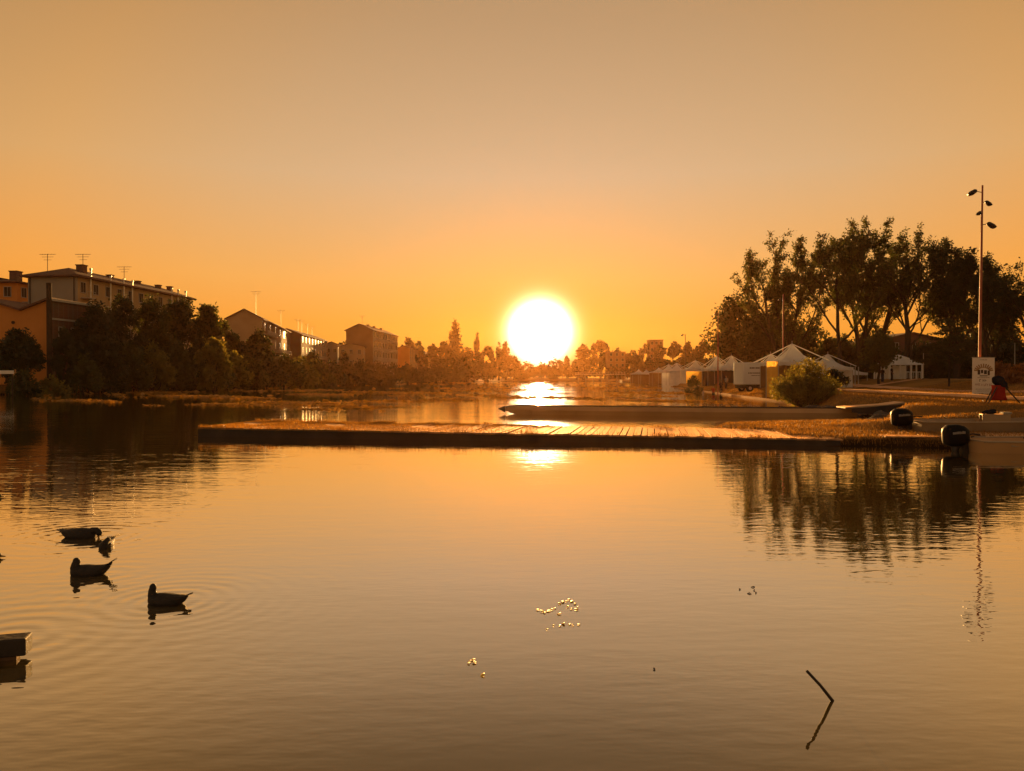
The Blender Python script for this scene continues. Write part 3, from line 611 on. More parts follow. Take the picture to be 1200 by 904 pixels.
# reeds and grass
def blades(pts, h, w, seed, lean=.35):
    r = np.random.default_rng(seed); n = len(pts); a = r.uniform(0, 6.28, n); ln = r.uniform(.5, 1.2, n) * h
    t = np.stack([np.cos(a), np.sin(a), np.zeros(n)], -1); b = np.stack([-np.sin(a), np.cos(a), np.zeros(n)], -1) * (w / 2)
    le = r.normal(0, lean, (n, 1)) * ln[:, None] * t
    up = np.stack([np.zeros(n), np.zeros(n), ln], -1)
    V = np.stack([pts - b, pts + b, pts + up * .6 + le * .4 + b * .7, pts + up + le], 1).reshape(-1, 3)
    return fast_mesh('g', V, np.arange(4 * n).reshape(n, 4))
r = np.random.default_rng(9)
def on_land(x0, x1, y0, y1, n, dmin, dmax, seed):
    r = np.random.default_rng(seed); x = r.uniform(x0, x1, n); y = r.uniform(y0, y1, n); d = sdist(x, y); k = (d > dmin) & (d < dmax)
    dp = np.abs(x - np.interp(y, [33, 38, 60, 92, 170, 262], [25.6, 26.4, 28.4, 31.5, 41, 52])); k &= ~((dp < 2.15) & (y > 33))
    x, y = x[k], y[k]; return np.stack([x, y, terrain(x, y)], -1)
tag(link('reeds', blades(on_land(-78, -45, 60, 260, 60000, -.6, 2.6, 1), .9, .10, 3), M['grass']), 'dry reeds and grass fringing the left shore', 'reeds', kind='stuff')
tag(link('grass', blades(on_land(7.2, 27, 20.5, 33, 62000, .1, 9, 2), .10, .012, 4), M['grass']), 'short dry grass on the low spit beside the jetty', 'grass', kind='stuff')
tag(link('grass', blades(on_land(16, 45, 31, 70, 60000, .2, 30, 5), .13, .03, 6), M['grass']), 'lawn grass on the right bank around the paths', 'grass', kind='stuff')
tag(link('grass', blades(np.concatenate([on_land(21, 34, 60, 120, 60000, .12, 5, 17), on_land(21, 62, 110, 270, 40000, .3, 9, 15)]), .14, .07, 16, .5), M['grass']), 'dry grass on the embankment slope below the tents', 'grass', kind='stuff')

# ------------------------------------------------------------------ houses
WIN = {}
def window_meshes(w, h, kind):
    k = (w, h, kind)
    if k not in WIN:
        f = MB(); t = .09       # built in the x = 0 plane, facing +x
        f.box((0, -w / 2 - t, -t), (.07, w / 2 + t, 0)); f.box((0, -w / 2 - t, h), (.07, w / 2 + t, h + t))
        f.box((0, -w / 2 - t, .001), (.065, -w / 2, h - .001)); f.box((0, w / 2, .001), (.065, w / 2 + t, h - .001)); f.box((0, -.03, .002), (.05, .03, h - .002))
        p = MB(); p.box((.0, -w / 2 + .001, .001), (.03, w / 2 - .001, h - .001))
        fm, pm = f.mesh('window'), p.mesh('pane'); fm.materials.append(M['trim']); pm.materials.append(M['shutter'] if kind == 'shut' else M['glass'])
        WIN[k] = (fm, pm)
    return WIN[k]
def add_window(parent, loc, face, w=1.1, h=1.5, kind='glass'):
    fm, pm = window_meshes(w, h, kind)
    o = bpy.data.objects.new('window', fm); COL.objects.link(o); o.parent = parent; o.location = loc; o.rotation_euler = (0, 0, 0 if face == 'side' else -math.pi / 2)
    p = bpy.data.objects.new('pane', pm); COL.objects.link(p); p.parent = o
def antenna(parent, x, y, z, h):
    m = MB(); m.tube([(x, y, z), (x, y, z + h)], .045, 5)
    for k, (dz, w) in enumerate(((.05, 1.3), (.45, .9), (.9, .6))): m.tube([(x - w, y, z + h - dz), (x + w, y + .1, z + h - dz)], .025, 4)
    for w in (-1, -.6, -.2, .3, .8): m.tube([(x + w, y - .3, z + h - .05), (x + w, y + .35, z + h - .05)], .018, 4)
    m.build('antenna', M['metal_dark'], parent)
def house(label, cx, cy, rz, Lg, Wd, z0, ze, roof='gable', rise=1.6, wall='plaster_ochre', side=None, floors=4, cols=6, fcols=0, over=.6, balc=(), chim=(), flues=(), ants=(), kind='glass', win=(1.1, 1.5), pipes=(), name='apartment_house', group='houses along the left shore'):
    o = thing(name, label, 'house', (cx, cy, z0), rz, group); H = ze - z0
    m = MB(); t = .35
    # four wall slabs; the gable ends carry their triangles
    fr = [(-Wd, 0, 0), (0, 0, 0), (0, 0, H)] + ([(-Wd / 2, 0, H + rise)] if roof == 'gable' else []) + [(-Wd, 0, H)]
    def slab(poly, off):
        n = len(poly); a = [Vector(p) for p in poly]; b = [p + Vector(off) for p in a]
        return MB().add(a + b, [tuple(range(n)), tuple(range(n, 2 * n))[::-1]] + [(i, i + n, (i + 1) % n + n, (i + 1) % n) for i in range(n)])
    slab(fr, (0, t, 0)).build('end_wall', M[wall], o); slab([(x, y + Lg - t, z) for x, y, z in fr], (0, t, 0)).build('end_wall', M[wall], o)
    MB().box((-t, t + .002, 0), (0, Lg - t - .002, H)).build('wall', M[side or wall], o); MB().box((-Wd, t + .002, 0), (-Wd + t, Lg - t - .002, H)).build('wall', M[side or wall], o)
    if roof == 'gable':
        sl = rise / (Wd / 2); e = over; th = .22
        prof = [(e, H - sl * e), (-Wd / 2, H + rise), (-Wd - e, H - sl * e), (-Wd - e, H - sl * e + th), (-Wd / 2, H + rise + th), (e, H - sl * e + th)]
        prof = [(x, z + .03) for x, z in prof]
        a = [(x, -e, z) for x, z in prof]; b = [(x, Lg + e, z) for x, z in prof]
        rm = MB(); rm.add(a + b, [(0, 1, 4, 5), (1, 2, 3, 4), (6, 11, 10, 7), (7, 10, 9, 8)] + [(i, i + 6, (i + 1) % 6 + 6, (i + 1) % 6) for i in range(6)])
    else:
        e = over; rm = MB(); zz = H + .03
        b0 = [(e, -e, zz), (e, Lg + e, zz), (-Wd - e, Lg + e, zz), (-Wd - e, -e, zz)]; b1 = [(x, y, zz + .22) for x, y, _ in b0]
        hp = Wd * .5; r_ = [(-Wd / 2, hp, zz + .22 + rise), (-Wd / 2, Lg - hp, zz + .22 + rise)]
        rm.add(b0 + b1 + r_, [(0, 1, 2, 3), (0, 4, 5, 1), (1, 5, 6, 2), (2, 6, 7, 3), (3, 7, 4, 0), (4, 8, 9, 5), (6, 5, 9), (6, 9, 8, 7), (7, 8, 4)])
    ro = rm.build('roof', M['roof'], o)
    for (x, y, w, h) in chim:
        zz = H + (rise * (1 - abs(x + Wd / 2) / (Wd / 2)) if roof == 'gable' else rise * .6)
        c = MB(); c.box((x - w / 2, y - w / 2, zz - .6), (x + w / 2, y + w / 2, zz + h)); c.box((x - w / 2 - .1, y - w / 2 - .1, zz + h + .002), (x + w / 2 + .1, y + w / 2 + .1, zz + h + .15)); c.build('chimney', M['brick'], ro)
    for (x, y, h) in ants: antenna(ro, x, y, H + rise * .6, h)
    fh = H / floors; w, h = win
    for f in range(floors):
        zz = f * fh + fh * .32
        for c in range(cols): add_window(o, (.01, (c + .5) * Lg / cols, zz), 'side', w, h, kind)
        for c in range(fcols): add_window(o, (-(c + .5) * Wd / fcols, -.01, zz), 'front', w, h, kind)
    for (f, y0, y1) in balc:
        b = MB(); zb = f * fh + .1; b.box((.02, y0, zb), (1.2, y1, zb + .14))
        b.tube([(1.15, y0, zb + 1.05), (1.15, y1, zb + 1.05)], .035, 4)
        for yy_ in np.arange(y0, y1 + .01, .45): b.tube([(1.15, yy_, zb + .13), (1.15, yy_, zb + 1.05)], .022, 4)
        b.build('balcony', M['trim'], o)
    for (y, za, zb) in flues:
        MB().tube([(.28, y, za), (.28, y, zb)], .13, 8).tube([(.28, y, zb + .02), (.28, y, zb + .3)], .2, 8).build('flue', M['metal_pipe'], o)
    for p in pipes: MB().tube([(p[0], p[1], 0), (p[0], p[1], H)], .08, 6).build('downpipe', M['metal_dark'], o)
    return o
house('long white house with hipped roof and bright metal flues, tallest on the left', *G(90, 115).xy, R(-5), 34, 7.7, 1.2, 17.1, 'hip', 1.7, 'plaster_white', 'plaster_ochre', 5, 11, 0, .8,
      chim=[(-2.2, 4.5, 1.1, 1.3), (-3, 13, .8, .9), (-3, 21, .8, .9), (-2.6, 27, .8, .9), (-2.6, 31, .8, 1.1)], flues=[(3.0, 11.3, 17.3), (8, 11, 16.8), (11.6, 12, 16.8), (14, 12, 16.8), (26.5, 13, 17), (28.8, 13, 17), (31.5, 13, 17)],
      ants=[(-3, 6, 3.4), (-3, 17, 3.0), (-6, 2, 2.8)], kind='shut', pipes=[(-.3, -.1), (-7.3, -.1)], balc=[(4, 1, 3)])
house('orange rendered house with a chimney, half cut by the left edge above the orange gable', *G(21, 124).xy, R(-3), 9, 13, 1.5, 17.3, 'hip', 1.3, 'plaster_orange', None, 5, 3, 4, .7, chim=[(-2.4, 3, 1.3, 1.4)], kind='shut', balc=[(4, 1, 6)])
# orange gable house in front: folded roof line facing the lake
def orange_gable():
    cx, cy = G(57.5, 100).xy; z0 = 1.1; o = thing('gable_house', 'low orange house with a zigzag roof line and brick side by the water, left edge', 'house', (cx, cy, z0), 0, 'houses along the left shore')
    Lg = 9.5; pr = [(0, 11.0), (-3.6, 9.6), (-9.2, 11.3), (-14, 9.4)]
    for (y0, y1) in ((0, .35), (Lg - .35, Lg)):
        poly = [(0, 0)] + pr + [(-14, 0)]; n = len(poly)
        a = [(x, y0, z) for x, z in poly]; b = [(x, y1, z) for x, z in poly]
        MB().add(a + b, [tuple(range(n)), tuple(range(n, 2 * n))[::-1]] + [(i, i + n, (i + 1) % n + n, (i + 1) % n) for i in range(n)]).build('end_wall', M['plaster_orange'], o)
    M_ = Matrix.Rotation(R(-8), 4, 'Z')
    MB().box((-.3, .36, 0), (0, Lg - .36, 10.9), M=M_).build('side_wall', M['brick'], o)
    MB().box((-.28, -.05, 10.92), (.4, Lg, 11.2), M=M_).box((.0, .36, 8.5), (.12, Lg, 8.75), M=M_).build('cornice', M['trim'], o)
    MB().box((-13.99, .36, 0), (-13.7, Lg - .36, 9.3)).build('side_wall', M['plaster_orange'], o)
    rm = MB(); rp = [(.35, 11.1)] + pr[1:3] + [(-14.5, 9.2)]
    for (x0, z0_), (x1, z1_) in zip(rp[:-1], rp[1:]):
        rm.add([(x0, -.5, z0_ + .04), (x1, -.5, z1_ + .04), (x1, Lg + .5, z1_ + .04), (x0, Lg + .5, z0_ + .04), (x0, -.5, z0_ + .3), (x1, -.5, z1_ + .3), (x1, Lg + .5, z1_ + .3), (x0, Lg + .5, z0_ + .3)],
               [(0, 1, 2, 3), (4, 7, 6, 5), (0, 4, 5, 1), (1, 5, 6, 2), (2, 6, 7, 3), (3, 7, 4, 0)])
    rm.build('roof', M['roof'], o)
    MB().tube([(.25, -.3, 0), (.25, -.3, 13.2)], .32, 10).build('chimney', M['shutter'], o)
    for y in (2.3, 4.6, 7.0):
        w = bpy.data.objects.new('window', window_meshes(1.0, 1.6, 'shut')[0]); COL.objects.link(w); w.parent = o; w.location = (M_ @ Vector((.01, y, 6.0))); w.rotation_euler = (0, 0, R(-8))
        p = bpy.data.objects.new('pane', window_meshes(1.0, 1.6, 'shut')[1]); COL.objects.link(p); p.parent = w
    ln = MB(); ln.tube([(-4.6, -.12, 8.1), (-4.6, .1, 8.1)], .2, 12); ln.build('vent', M['shutter'], o)
orange_gable()
hx = [dict(label='brick block with rows of pale windows and pale gable, nearest the dark trees', px=307, Y=190, px2=340, Y2=246, W=8.2, ze=16.6, rise=2.2, wall='plaster_ochre', side='brick', floors=4, cols=6, balc=[(3, 2, 20), (2, 24, 52), (1, 24, 52)], win=(1.6, 2.0), kind='pale', ants=[(-3, 10, 6.5)], chim=[(-5, 20, .8, .8)]),
      dict(label='row with a brick end and long balcony, behind the pale windowed brick block', px=353, Y=252, px2=384, Y2=300, W=9, ze=16.2, rise=1.8, wall='brick', side='plaster_white', floors=4, cols=9, balc=[(2, 0, 44)], win=(1.6, 2.2), ants=[(-7, 2, 7), (-4, 14, 5), (-4, 20, 5), (-4, 30, 4.5), (-4, 38, 4)]),
      dict(label='small pale house wedged right after the row with the long balcony', px=396, Y=305, px2=398, Y2=318, W=5, ze=15.2, rise=1.0, wall='plaster_white', side='plaster_white', floors=3, cols=2, fcols=2),
      dict(label='low pinkish house left of the brown gable block', px=426, Y=285, px2=428, Y2=294, W=9, ze=13.6, rise=1.0, wall='plaster_ochre', side='plaster_ochre', floors=3, cols=2, fcols=3),
      dict(label='big block with a blank brown gable and pale balconied side, left shore', px=437, Y=300, px2=466, Y2=345, W=10.6, ze=20.6, rise=2.4, wall='plaster_brown', side='plaster_white', floors=5, cols=9, balc=[(1, 4, 12), (2, 4, 12), (3, 4, 12), (4, 4, 12), (1, 26, 40), (2, 26, 40), (3, 26, 40), (4, 26, 40)], win=(1.7, 2.2), chim=[(-4, 8, .9, .8), (-4, 18, .9, .8), (-4, 30, .9, .8)], ants=[(-5, 3, 4.5)]),
      dict(label='house with an orange gable, second to last of the left shore row', px=480, Y=352, px2=493, Y2=392, W=5.5, ze=15.6, rise=1.0, wall='plaster_orange', side='plaster_ochre', floors=4, cols=7, win=(1.6, 2.2)),
      dict(label='last low pale row of houses on the left shore, before the tall poplar', px=497, Y=396, px2=516, Y2=450, W=8, ze=14.5, rise=1.6, wall='plaster_ochre', side='plaster_ochre', floors=3, cols=9, fcols=2, win=(1.8, 2.4))]
for d in hx:
    a = G(d.pop('px'), d['Y']); b = G(d.pop('px2'), d.pop('Y2')); d.pop('Y'); v = b - a
    house(d.pop('label'), a.x, a.y, -math.atan2(v.x, v.y), v.length, d.pop('W'), 1.4, d.pop('ze'), **d)
tw = G(741, 395)
house('flat topped tower house rising out of the trees right of the sun', G(733, 400).x, 400, 0, 12, 9, 1.2, zat(413, 400), 'hip', .3, 'plaster_brown', None, 5, 3, 3, .3, group='houses along the right shore', name='tower_house')
house('brownish flat roofed block showing its top between the trees above the small tents', G(777, 378).x, 378, 0, 8, 6.5, 1.2, zat(399, 378), 'hip', .3, 'plaster_brown', None, 6, 3, 3, .3, group='houses along the right shore', name='tower_house')
house('brick house glimpsed between the tree trunks behind the lawn', G(1118, 150).x, 150, R(4), 10, 17, 1.8, zat(402, 150), 'gable', 1.8, 'brick', 'brick', 3, 3, 5, .5, group='houses along the right shore', name='brick_house')

# footbridge at the far end
def footbridge():
    a, b = G(676, 410), G(744, 385); o = thing('footbridge', 'long low pale footbridge on thin posts at the far end of the lake', 'bridge', (a.x, a.y, 0), math.atan2(b.y - a.y, b.x - a.x)); Lg = (b - a).length
    MB().box((0, -1.2, 3.6), (Lg, 1.2, 3.95)).build('deck', M['trim'], o)
    m = MB()
    for y in (-1.15, 1.15):
        m.box((0, y - .05, 4.9), (Lg, y + .05, 5.0)); m.box((0, y - .04, 4.4), (Lg, y + .04, 4.46))
        for x in np.linspace(.1, Lg - .1, 22): m.box((x - .04, y - .04, 3.951), (x + .04, y + .04, 4.899))
    m.build('railing', M['trim'], o)
    for x in np.linspace(1, Lg - 1, 8): MB().tube([(x, 0, -1.2), (x, 0, 3.6)], .22, 8).build('post', M['stone'], o)
footbridge()
wh = thing('boat_shed', 'small white shed low among the trees left of the sun', 'shed', (*G(550, 400).xy, .7), .2)
MB().box((-2.4, -2, 0), (2.4, 2, 2.3)).build('wall', M['plaster_white'], wh); MB().add([(-2.7, -2.3, 2.31), (2.7, -2.3, 2.31), (2.7, 2.3, 2.31), (-2.7, 2.3, 2.31), (-2.7, 0, 3.4), (2.7, 0, 3.4)], [(0, 1, 5, 4), (2, 3, 4, 5), (0, 4, 3), (1, 2, 5), (0, 3, 2, 1)]).build('roof', M['roof'], wh)
# white board and statue on the left bank
b0 = G(-2, 86); wb = thing('board', 'plain white board standing on two posts at the left edge of the bank', 'board', (b0.x + .3, 86.2, tz(b0.x, 86)))
zb = wb.location.z; MB().box((-1.0, -.03, zat(438.4, 86) - zb), (1.3, .03, zat(434.3, 86) - zb), ).build('panel', M['poster'], wb)
for x in (-.8, 1.1): MB().box((x - .04, .031, -.1), (x + .04, .11, zat(435, 86) - zb)).build('post', M['wood_dark'], wb)
st = thing('statue', 'small pale statue on a plinth in the dark garden at the left edge', 'statue', (*G(18, 89.).xy, 1.15)); 
MB().box((-.35, -.35, 0), (.35, .35, .55), ).box((-.42, -.42, .551), (.42, .42, .65)).build('plinth', M['stone'], st, bevel=.01)
sb = MB(); sb.tube([(0, 0, .62), (0, 0, .9), (0, .0, 1.25), (0, 0, 1.5), (0, 0, 1.6)], [(.24, .2), (.17, .14), (.2, .14), (.16, .11), (.06, .06)], 10); sb.ell((0, 0, 1.72), (.1, .11, .13)); sb.tube([(.17, 0, 1.45), (.27, -.08, 1.2), (.15, -.2, 1.1)], .05, 6); sb.tube([(-.17, 0, 1.45), (-.26, -.04, 1.2), (-.2, -.1, .95)], .05, 6)
link('figure', remeshed(sb, .03), M['kerb'], st)

# ------------------------------------------------------------------ tents
def tent(label, px, Yd, apex, eave, w, walls=(), ropes=True, rz=0.0, ground=None, dp=None, name='marquee_tent'):
    x = G(px, Yd).x; z0 = tz(x, Yd) if ground is None else ground; dp = dp or w; o = thing(name, label, 'tent', (x, Yd, z0), rz, 'white tents along the promenade')
    ha, he = zat(apex, Yd) - z0, zat(eave, Yd) - z0; hw, hd_ = w / 2, dp / 2; n = 6; rings = []
    for i in range(n + 1):
        t = i / n; s = (1 - t) ** 1.0; z = he + (ha - he) * (t ** 2.5 * .85 + t * .15); s = max(s, .015)
        rings.append([(-hw * s, -hd_ * s, z), (0, -hd_ * s * (1 - .03 * (1 - t)), z - .03), (hw * s, -hd_ * s, z), (hw * s, 0, z), (hw * s, hd_ * s, z), (0, hd_ * s, z), (-hw * s, hd_ * s, z), (-hw * s, 0, z)])
    MB().loft(rings).build('roof', M['canvas'], o)
    m = MB()
    for (a, b) in (((-hw, -hd_), (hw, -hd_)), ((hw, -hd_), (hw, hd_)), ((hw, hd_), (-hw, hd_)), ((-hw, hd_), (-hw, -hd_))):
        k = 12; top = [(a[0] + (b[0] - a[0]) * i / k, a[1] + (b[1] - a[1]) * i / k, he + .01) for i in range(k + 1)]
        bot = [(p[0], p[1], he - .28 - .06 * (i % 2)) for i, p in enumerate(top)]
        m.add(top + bot, [(i, i + 1, i + k + 2, i + k + 1) for i in range(k)])
    m.build('valance', M['canvas'], o)
    for sx in (-1, 1):
        for sy in (-1, 1): MB().tube([(sx * (hw - .06), sy * (hd_ - .06), 0), (sx * (hw - .06), sy * (hd_ - .06), he)], .04, 6).build('pole', M['trim'], o)
    if ropes:
        for sx in (-1, 1):
            for sy in (-1, 1): MB().tube([(0, 0, ha + .05), (sx * (hw + .25), sy * (hd_ + .1), he + .12)], .045, 5).build('brace', M['canvas'], o)
    MB().tube([(0, 0, ha - .15), (0, 0, ha + .35)], .035, 6).build('finial', M['trim'], o)
    for s_, mt in walls:
        if s_ == 'b': q = [(-hw + .05, hd_ - .05, 0.02), (hw - .05, hd_ - .05, .02), (hw - .05, hd_ - .05, he - .05), (-hw + .05, hd_ - .05, he - .05)]
        if s_ == 'f': q = [(-hw + .05, -hd_ + .05, 0.02), (hw - .05, -hd_ + .05, .02), (hw - .05, -hd_ + .05, he - .05), (-hw + .05, -hd_ + .05, he - .05)]
        if s_ == 'l': q = [(-hw + .03, -hd_ + .08, .02), (-hw + .03, hd_ - .08, .02), (-hw + .03, hd_ - .08, he - .05), (-hw + .03, -hd_ + .08, he - .05)]
        if s_ == 'r': q = [(hw - .03, -hd_ + .08, .02), (hw - .03, hd_ - .08, .02), (hw - .03, hd_ - .08, he - .05), (hw - .03, -hd_ + .08, he - .05)]
        k = 14; vs = []; a, b, c, d = map(Vector, q); nr = (b - a).cross(d - a).normalized()
        for i in range(k + 1):
            off = nr * (.05 * math.sin(i * 2.1)); vs += [a.lerp(b, i / k) + off, d.lerp(c, i / k) + off * .3]
        MB().add(vs, [(2 * i, 2 * i + 2, 2 * i + 3, 2 * i + 1) for i in range(k)]).build('side_wall', M[mt], o)
    return o
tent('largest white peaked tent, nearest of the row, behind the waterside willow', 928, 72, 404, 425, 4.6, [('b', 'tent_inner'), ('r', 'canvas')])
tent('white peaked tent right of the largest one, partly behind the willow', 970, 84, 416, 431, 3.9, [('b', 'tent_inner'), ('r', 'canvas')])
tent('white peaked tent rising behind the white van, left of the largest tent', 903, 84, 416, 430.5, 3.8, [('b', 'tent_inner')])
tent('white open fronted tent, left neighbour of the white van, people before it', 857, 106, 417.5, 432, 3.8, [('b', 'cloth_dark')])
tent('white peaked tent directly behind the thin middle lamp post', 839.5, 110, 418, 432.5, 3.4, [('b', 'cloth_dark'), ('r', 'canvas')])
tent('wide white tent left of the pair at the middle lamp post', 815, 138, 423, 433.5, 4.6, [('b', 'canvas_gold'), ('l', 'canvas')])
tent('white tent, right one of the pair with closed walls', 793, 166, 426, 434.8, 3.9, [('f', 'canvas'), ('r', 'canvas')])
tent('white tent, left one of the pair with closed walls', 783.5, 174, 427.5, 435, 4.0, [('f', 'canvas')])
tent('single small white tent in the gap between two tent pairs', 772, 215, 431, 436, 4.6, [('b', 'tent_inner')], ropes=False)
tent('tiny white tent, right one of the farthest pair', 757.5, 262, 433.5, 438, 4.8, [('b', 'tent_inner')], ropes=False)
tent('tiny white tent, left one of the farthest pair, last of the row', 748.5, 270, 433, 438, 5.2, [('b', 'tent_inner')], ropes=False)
tent('small white pavilion tent with open posts, far right beyond the straight trunk', 997, 98, 431, 437, 3.0, [('b', 'tent_inner')], ropes=False)
# golden sun-lit banner panel beside the largest tent
gp = thing('banner_panel', 'upright yellow fabric panel glowing in the low sun beside the largest tent', 'banner', (*G(905, 69).xy, tz(G(905, 69).x, 69)))
hh = zat(423, 69) - gp.location.z
k = 8; MB().add([p for i in range(k + 1) for p in ((-.5 + 1.0 * i / k, .03 * math.sin(i * 1.9), .12), (-.5 + 1.0 * i / k, .03 * math.sin(i * 1.9 + .6), hh - .05))], [(2 * i, 2 * i + 2, 2 * i + 3, 2 * i + 1) for i in range(k)]).build('cloth', M['canvas_gold'], gp)
for x in (-.55, .55): MB().tube([(x, 0, 0), (x, 0, hh)], .03, 6).build('post', M['trim'], gp)
# gazebo on the lawn
gz = thing('gazebo', 'white garden gazebo with posts and a stepped roof beside the round young tree', 'gazebo', (*G(1052, 92).xy, tz(G(1052, 92).x, 92)))
ze_, za_ = zat(428, 92) - gz.location.z, zat(416, 92) - gz.location.z; hw = 1.9
MB().loft([[(sx * s, sy * s, z) for sx, sy in ((-1, -1), (1, -1), (1, 1), (-1, 1))] for s, z in ((hw + .2, ze_), (1.05, ze_ + .62), (.95, ze_ + .68), (.95, ze_ + .8), (.12, za_))]).build('roof', M['canvas'], gz)
for i in range(4):
    for j in range(4):
        if i in (0, 3) or j in (0, 3):
            x, y = -hw + 2 * hw * i / 3, -hw + 2 * hw * j / 3; MB().box((x - .07, y - .07, 0), (x + .07, y + .07, ze_ - .002)).build('post', M['canvas'], gz)
m = MB(); 
for y in (-hw, hw): m.box((-hw + .08, y - .03, .8), (hw - .08, y + .03, .88))
for x in np.linspace(-hw + .2, hw - .2, 14): m.box((x - .02, -hw - .02, .1), (x + .02, -hw + .02, .8))
m.build('railing', M['canvas'], gz)
MB().add([(-hw + .1, hw - .1, .02), (hw - .1, hw - .1, .02), (hw - .1, hw - .1, ze_ - .05), (-hw + .1, hw - .1, ze_ - .05)], [(0, 1, 2, 3)]).build('back_cloth', M['canvas'], gz)

# van
vx = G(885, 79.5); vn = thing('delivery_van', 'white box van with dark lettering on its side, parked between two tents', 'van', (vx.x, 79.5, tz(vx.x, 79.5)), R(192), None)
MB().box((-1.75, -1.0, .75), (1.9, 1.0, 3.0)).build('cargo_box', M['van'], vn, bevel=.04)
cb = MB(); cb.loft([[(x, y, z) for x, z in ((-1.8, .5), (-3.3, .5), (-3.4, .9), (-3.25, 1.3), (-2.75, 2.05), (-2.4, 2.2), (-1.8, 2.2))] for y in (-.95, .95)]); cb.build('cab', M['van'], vn, bevel=.03)
cw = MB(); cw.add([(-2.1, .955, 1.35), (-3.0, .955, 1.35), (-2.65, .955, 1.98), (-2.1, .955, 1.98), (-2.1, .97, 1.35), (-3.0, .97, 1.35), (-2.65, .97, 1.98), (-2.1, .97, 1.98)], [(0, 1, 2, 3), (4, 7, 6, 5), (0, 4, 5, 1), (1, 5, 6, 2), (2, 6, 7, 3), (3, 7, 4, 0)]); cw.build('side_window', M['glass'], vn)
MB().box((-3.3, -.8, .35), (1.85, .8, .73)).build('chassis', M['metal_dark'], vn)
for x in (-2.7, 1.1):
    for y in (-.85, .85):
        w = MB().tube([(x, y - .12, .36), (x, y + .12, .36)], .36, 18).build('wheel', M['rubber'], vn)
        MB().tube([(x, y - .13, .36), (x, y + .13, .36)], .18, 12).build('rim', M['trim'], w)
lt = MB(); rr = random.Random(3)
for z, x0, x1, h in ((2.35, -.6, 1.1, .16), (1.85, -.6, 1.3, .12), (1.62, -.6, .9, .08)):
    x = x0
    while x < x1: w = rr.uniform(.05, .11); lt.box((x, 1.004, z), (x + w, 1.012, z + h)); x += w + rr.uniform(.03, .07)
lo = lt.build('lettering', M['ink'], vn); tag(lo, kind='stuff')

# ------------------------------------------------------------------ people near the tents (tiny in the picture)
def person(label, px, Yd, top, bottom, facing, pose=0):
    x = G(px, Yd).x; o = thing('person', label, 'person', (x, Yd, tz(x, Yd)), facing, 'people near the tents'); s = 1.0
    m = MB(); st_ = .14 + .1 * (pose == 1)
    for sx, dy in ((-1, st_ if pose == 1 else .03), (1, -st_ if pose == 1 else -.03)):
        m.tube([(sx * .09, 0, .92), (sx * .1, dy * .5 - .02, .5), (sx * .1, dy, .1)], [.088, .062, .045], 8); m.ell((sx * .1, dy - .06, .05), (.045, .13, .045))
        m.tube([(sx * .19, 0, 1.42), (sx * .25, .02, 1.13), (sx * .22, -.12 - .1 * (pose == 2), .95 + .12 * (pose == 2))], [.05, .04, .032], 7); m.ell((sx * .22, -.14 - .1 * (pose == 2), .90 + .12 * (pose == 2)), (.03, .04, .06))
    m.tube([(0, 0, .86), (0, 0, 1.05), (0, .01, 1.3), (0, 0, 1.45), (0, 0, 1.52)], [(.16, .11), (.14, .1), (.18, .12), (.15, .1), (.06, .06)], 12)
    m.tube([(0, 0, 1.48), (0, -.01, 1.6)], .05, 8); m.ell((0, -.01, 1.68), (.075, .09, .11)); m.ell((0, -.1, 1.67), (.015, .02, .02))
    link('body', remeshed(m, .025, 3), M['skin'], o)
    MB().tube([(0, 0, .95), (0, 0, 1.1), (0, .01, 1.3), (0, 0, 1.44), (0, 0, 1.5)], [(.185, .13), (.165, .125), (.205, .145), (.18, .125), (.085, .08)], 14).tube([(-.19, 0, 1.43), (-.25, .02, 1.18)], [.07, .055], 8).tube([(.19, 0, 1.43), (.25, .02, 1.18)], [.07, .055], 8).build('shirt', M[top], o, smooth=True)
    tr = MB().tube([(0, 0, .82), (0, 0, 1.0)], [(.18, .13), (.175, .125)], 12)
    for sx, dy in ((-1, st_ if pose == 1 else .03), (1, -st_ if pose == 1 else -.03)): tr.tube([(sx * .09, 0, .92), (sx * .1, dy * .5 - .02, .5), (sx * .1, dy, .14)], [.11, .085, .07], 8)
    tr.build('trousers', M[bottom], o, smooth=True)
    MB().ell((0, .02, 1.72), (.085, .095, .095)).build('hair', M['hair'], o, smooth=True)
for a in [('person in pale clothes walking left of the middle lamp post', 824, 96, 'cloth_pale', 'cloth_pale', 1.2, 1), ('person in red standing close left of the middle lamp post', 836, 95, 'cloth_red', 'cloth_dark', .3, 0),
          ('person in dark clothes right of the middle lamp post', 845, 96, 'cloth_dark', 'cloth_dark', 2.4, 2), ('person in a pale top below the open fronted tent', 851, 98, 'cloth_pale', 'cloth_dark', -1.0, 0),
          ('person in blue beside the left wall of the white van', 862, 99, 'cloth_blue', 'cloth_dark', .8, 1), ('person in a pale shirt standing far left before the wide tent', 818, 118, 'cloth_pale', 'cloth_blue', 0, 2),
          ('person in dark clothes waiting at the white gazebo entrance', 1045, 86, 'cloth_dark', 'cloth_dark', 1.0, 0), ('person in black standing left of the white gazebo', 1034, 86, 'cloth_dark', 'cloth_blue', 2.0, 2),
          ('person in dark clothes standing between the yellow panel and the largest tent', 915, 66, 'cloth_dark', 'cloth_dark', .2, 0)]:
    person(*a)

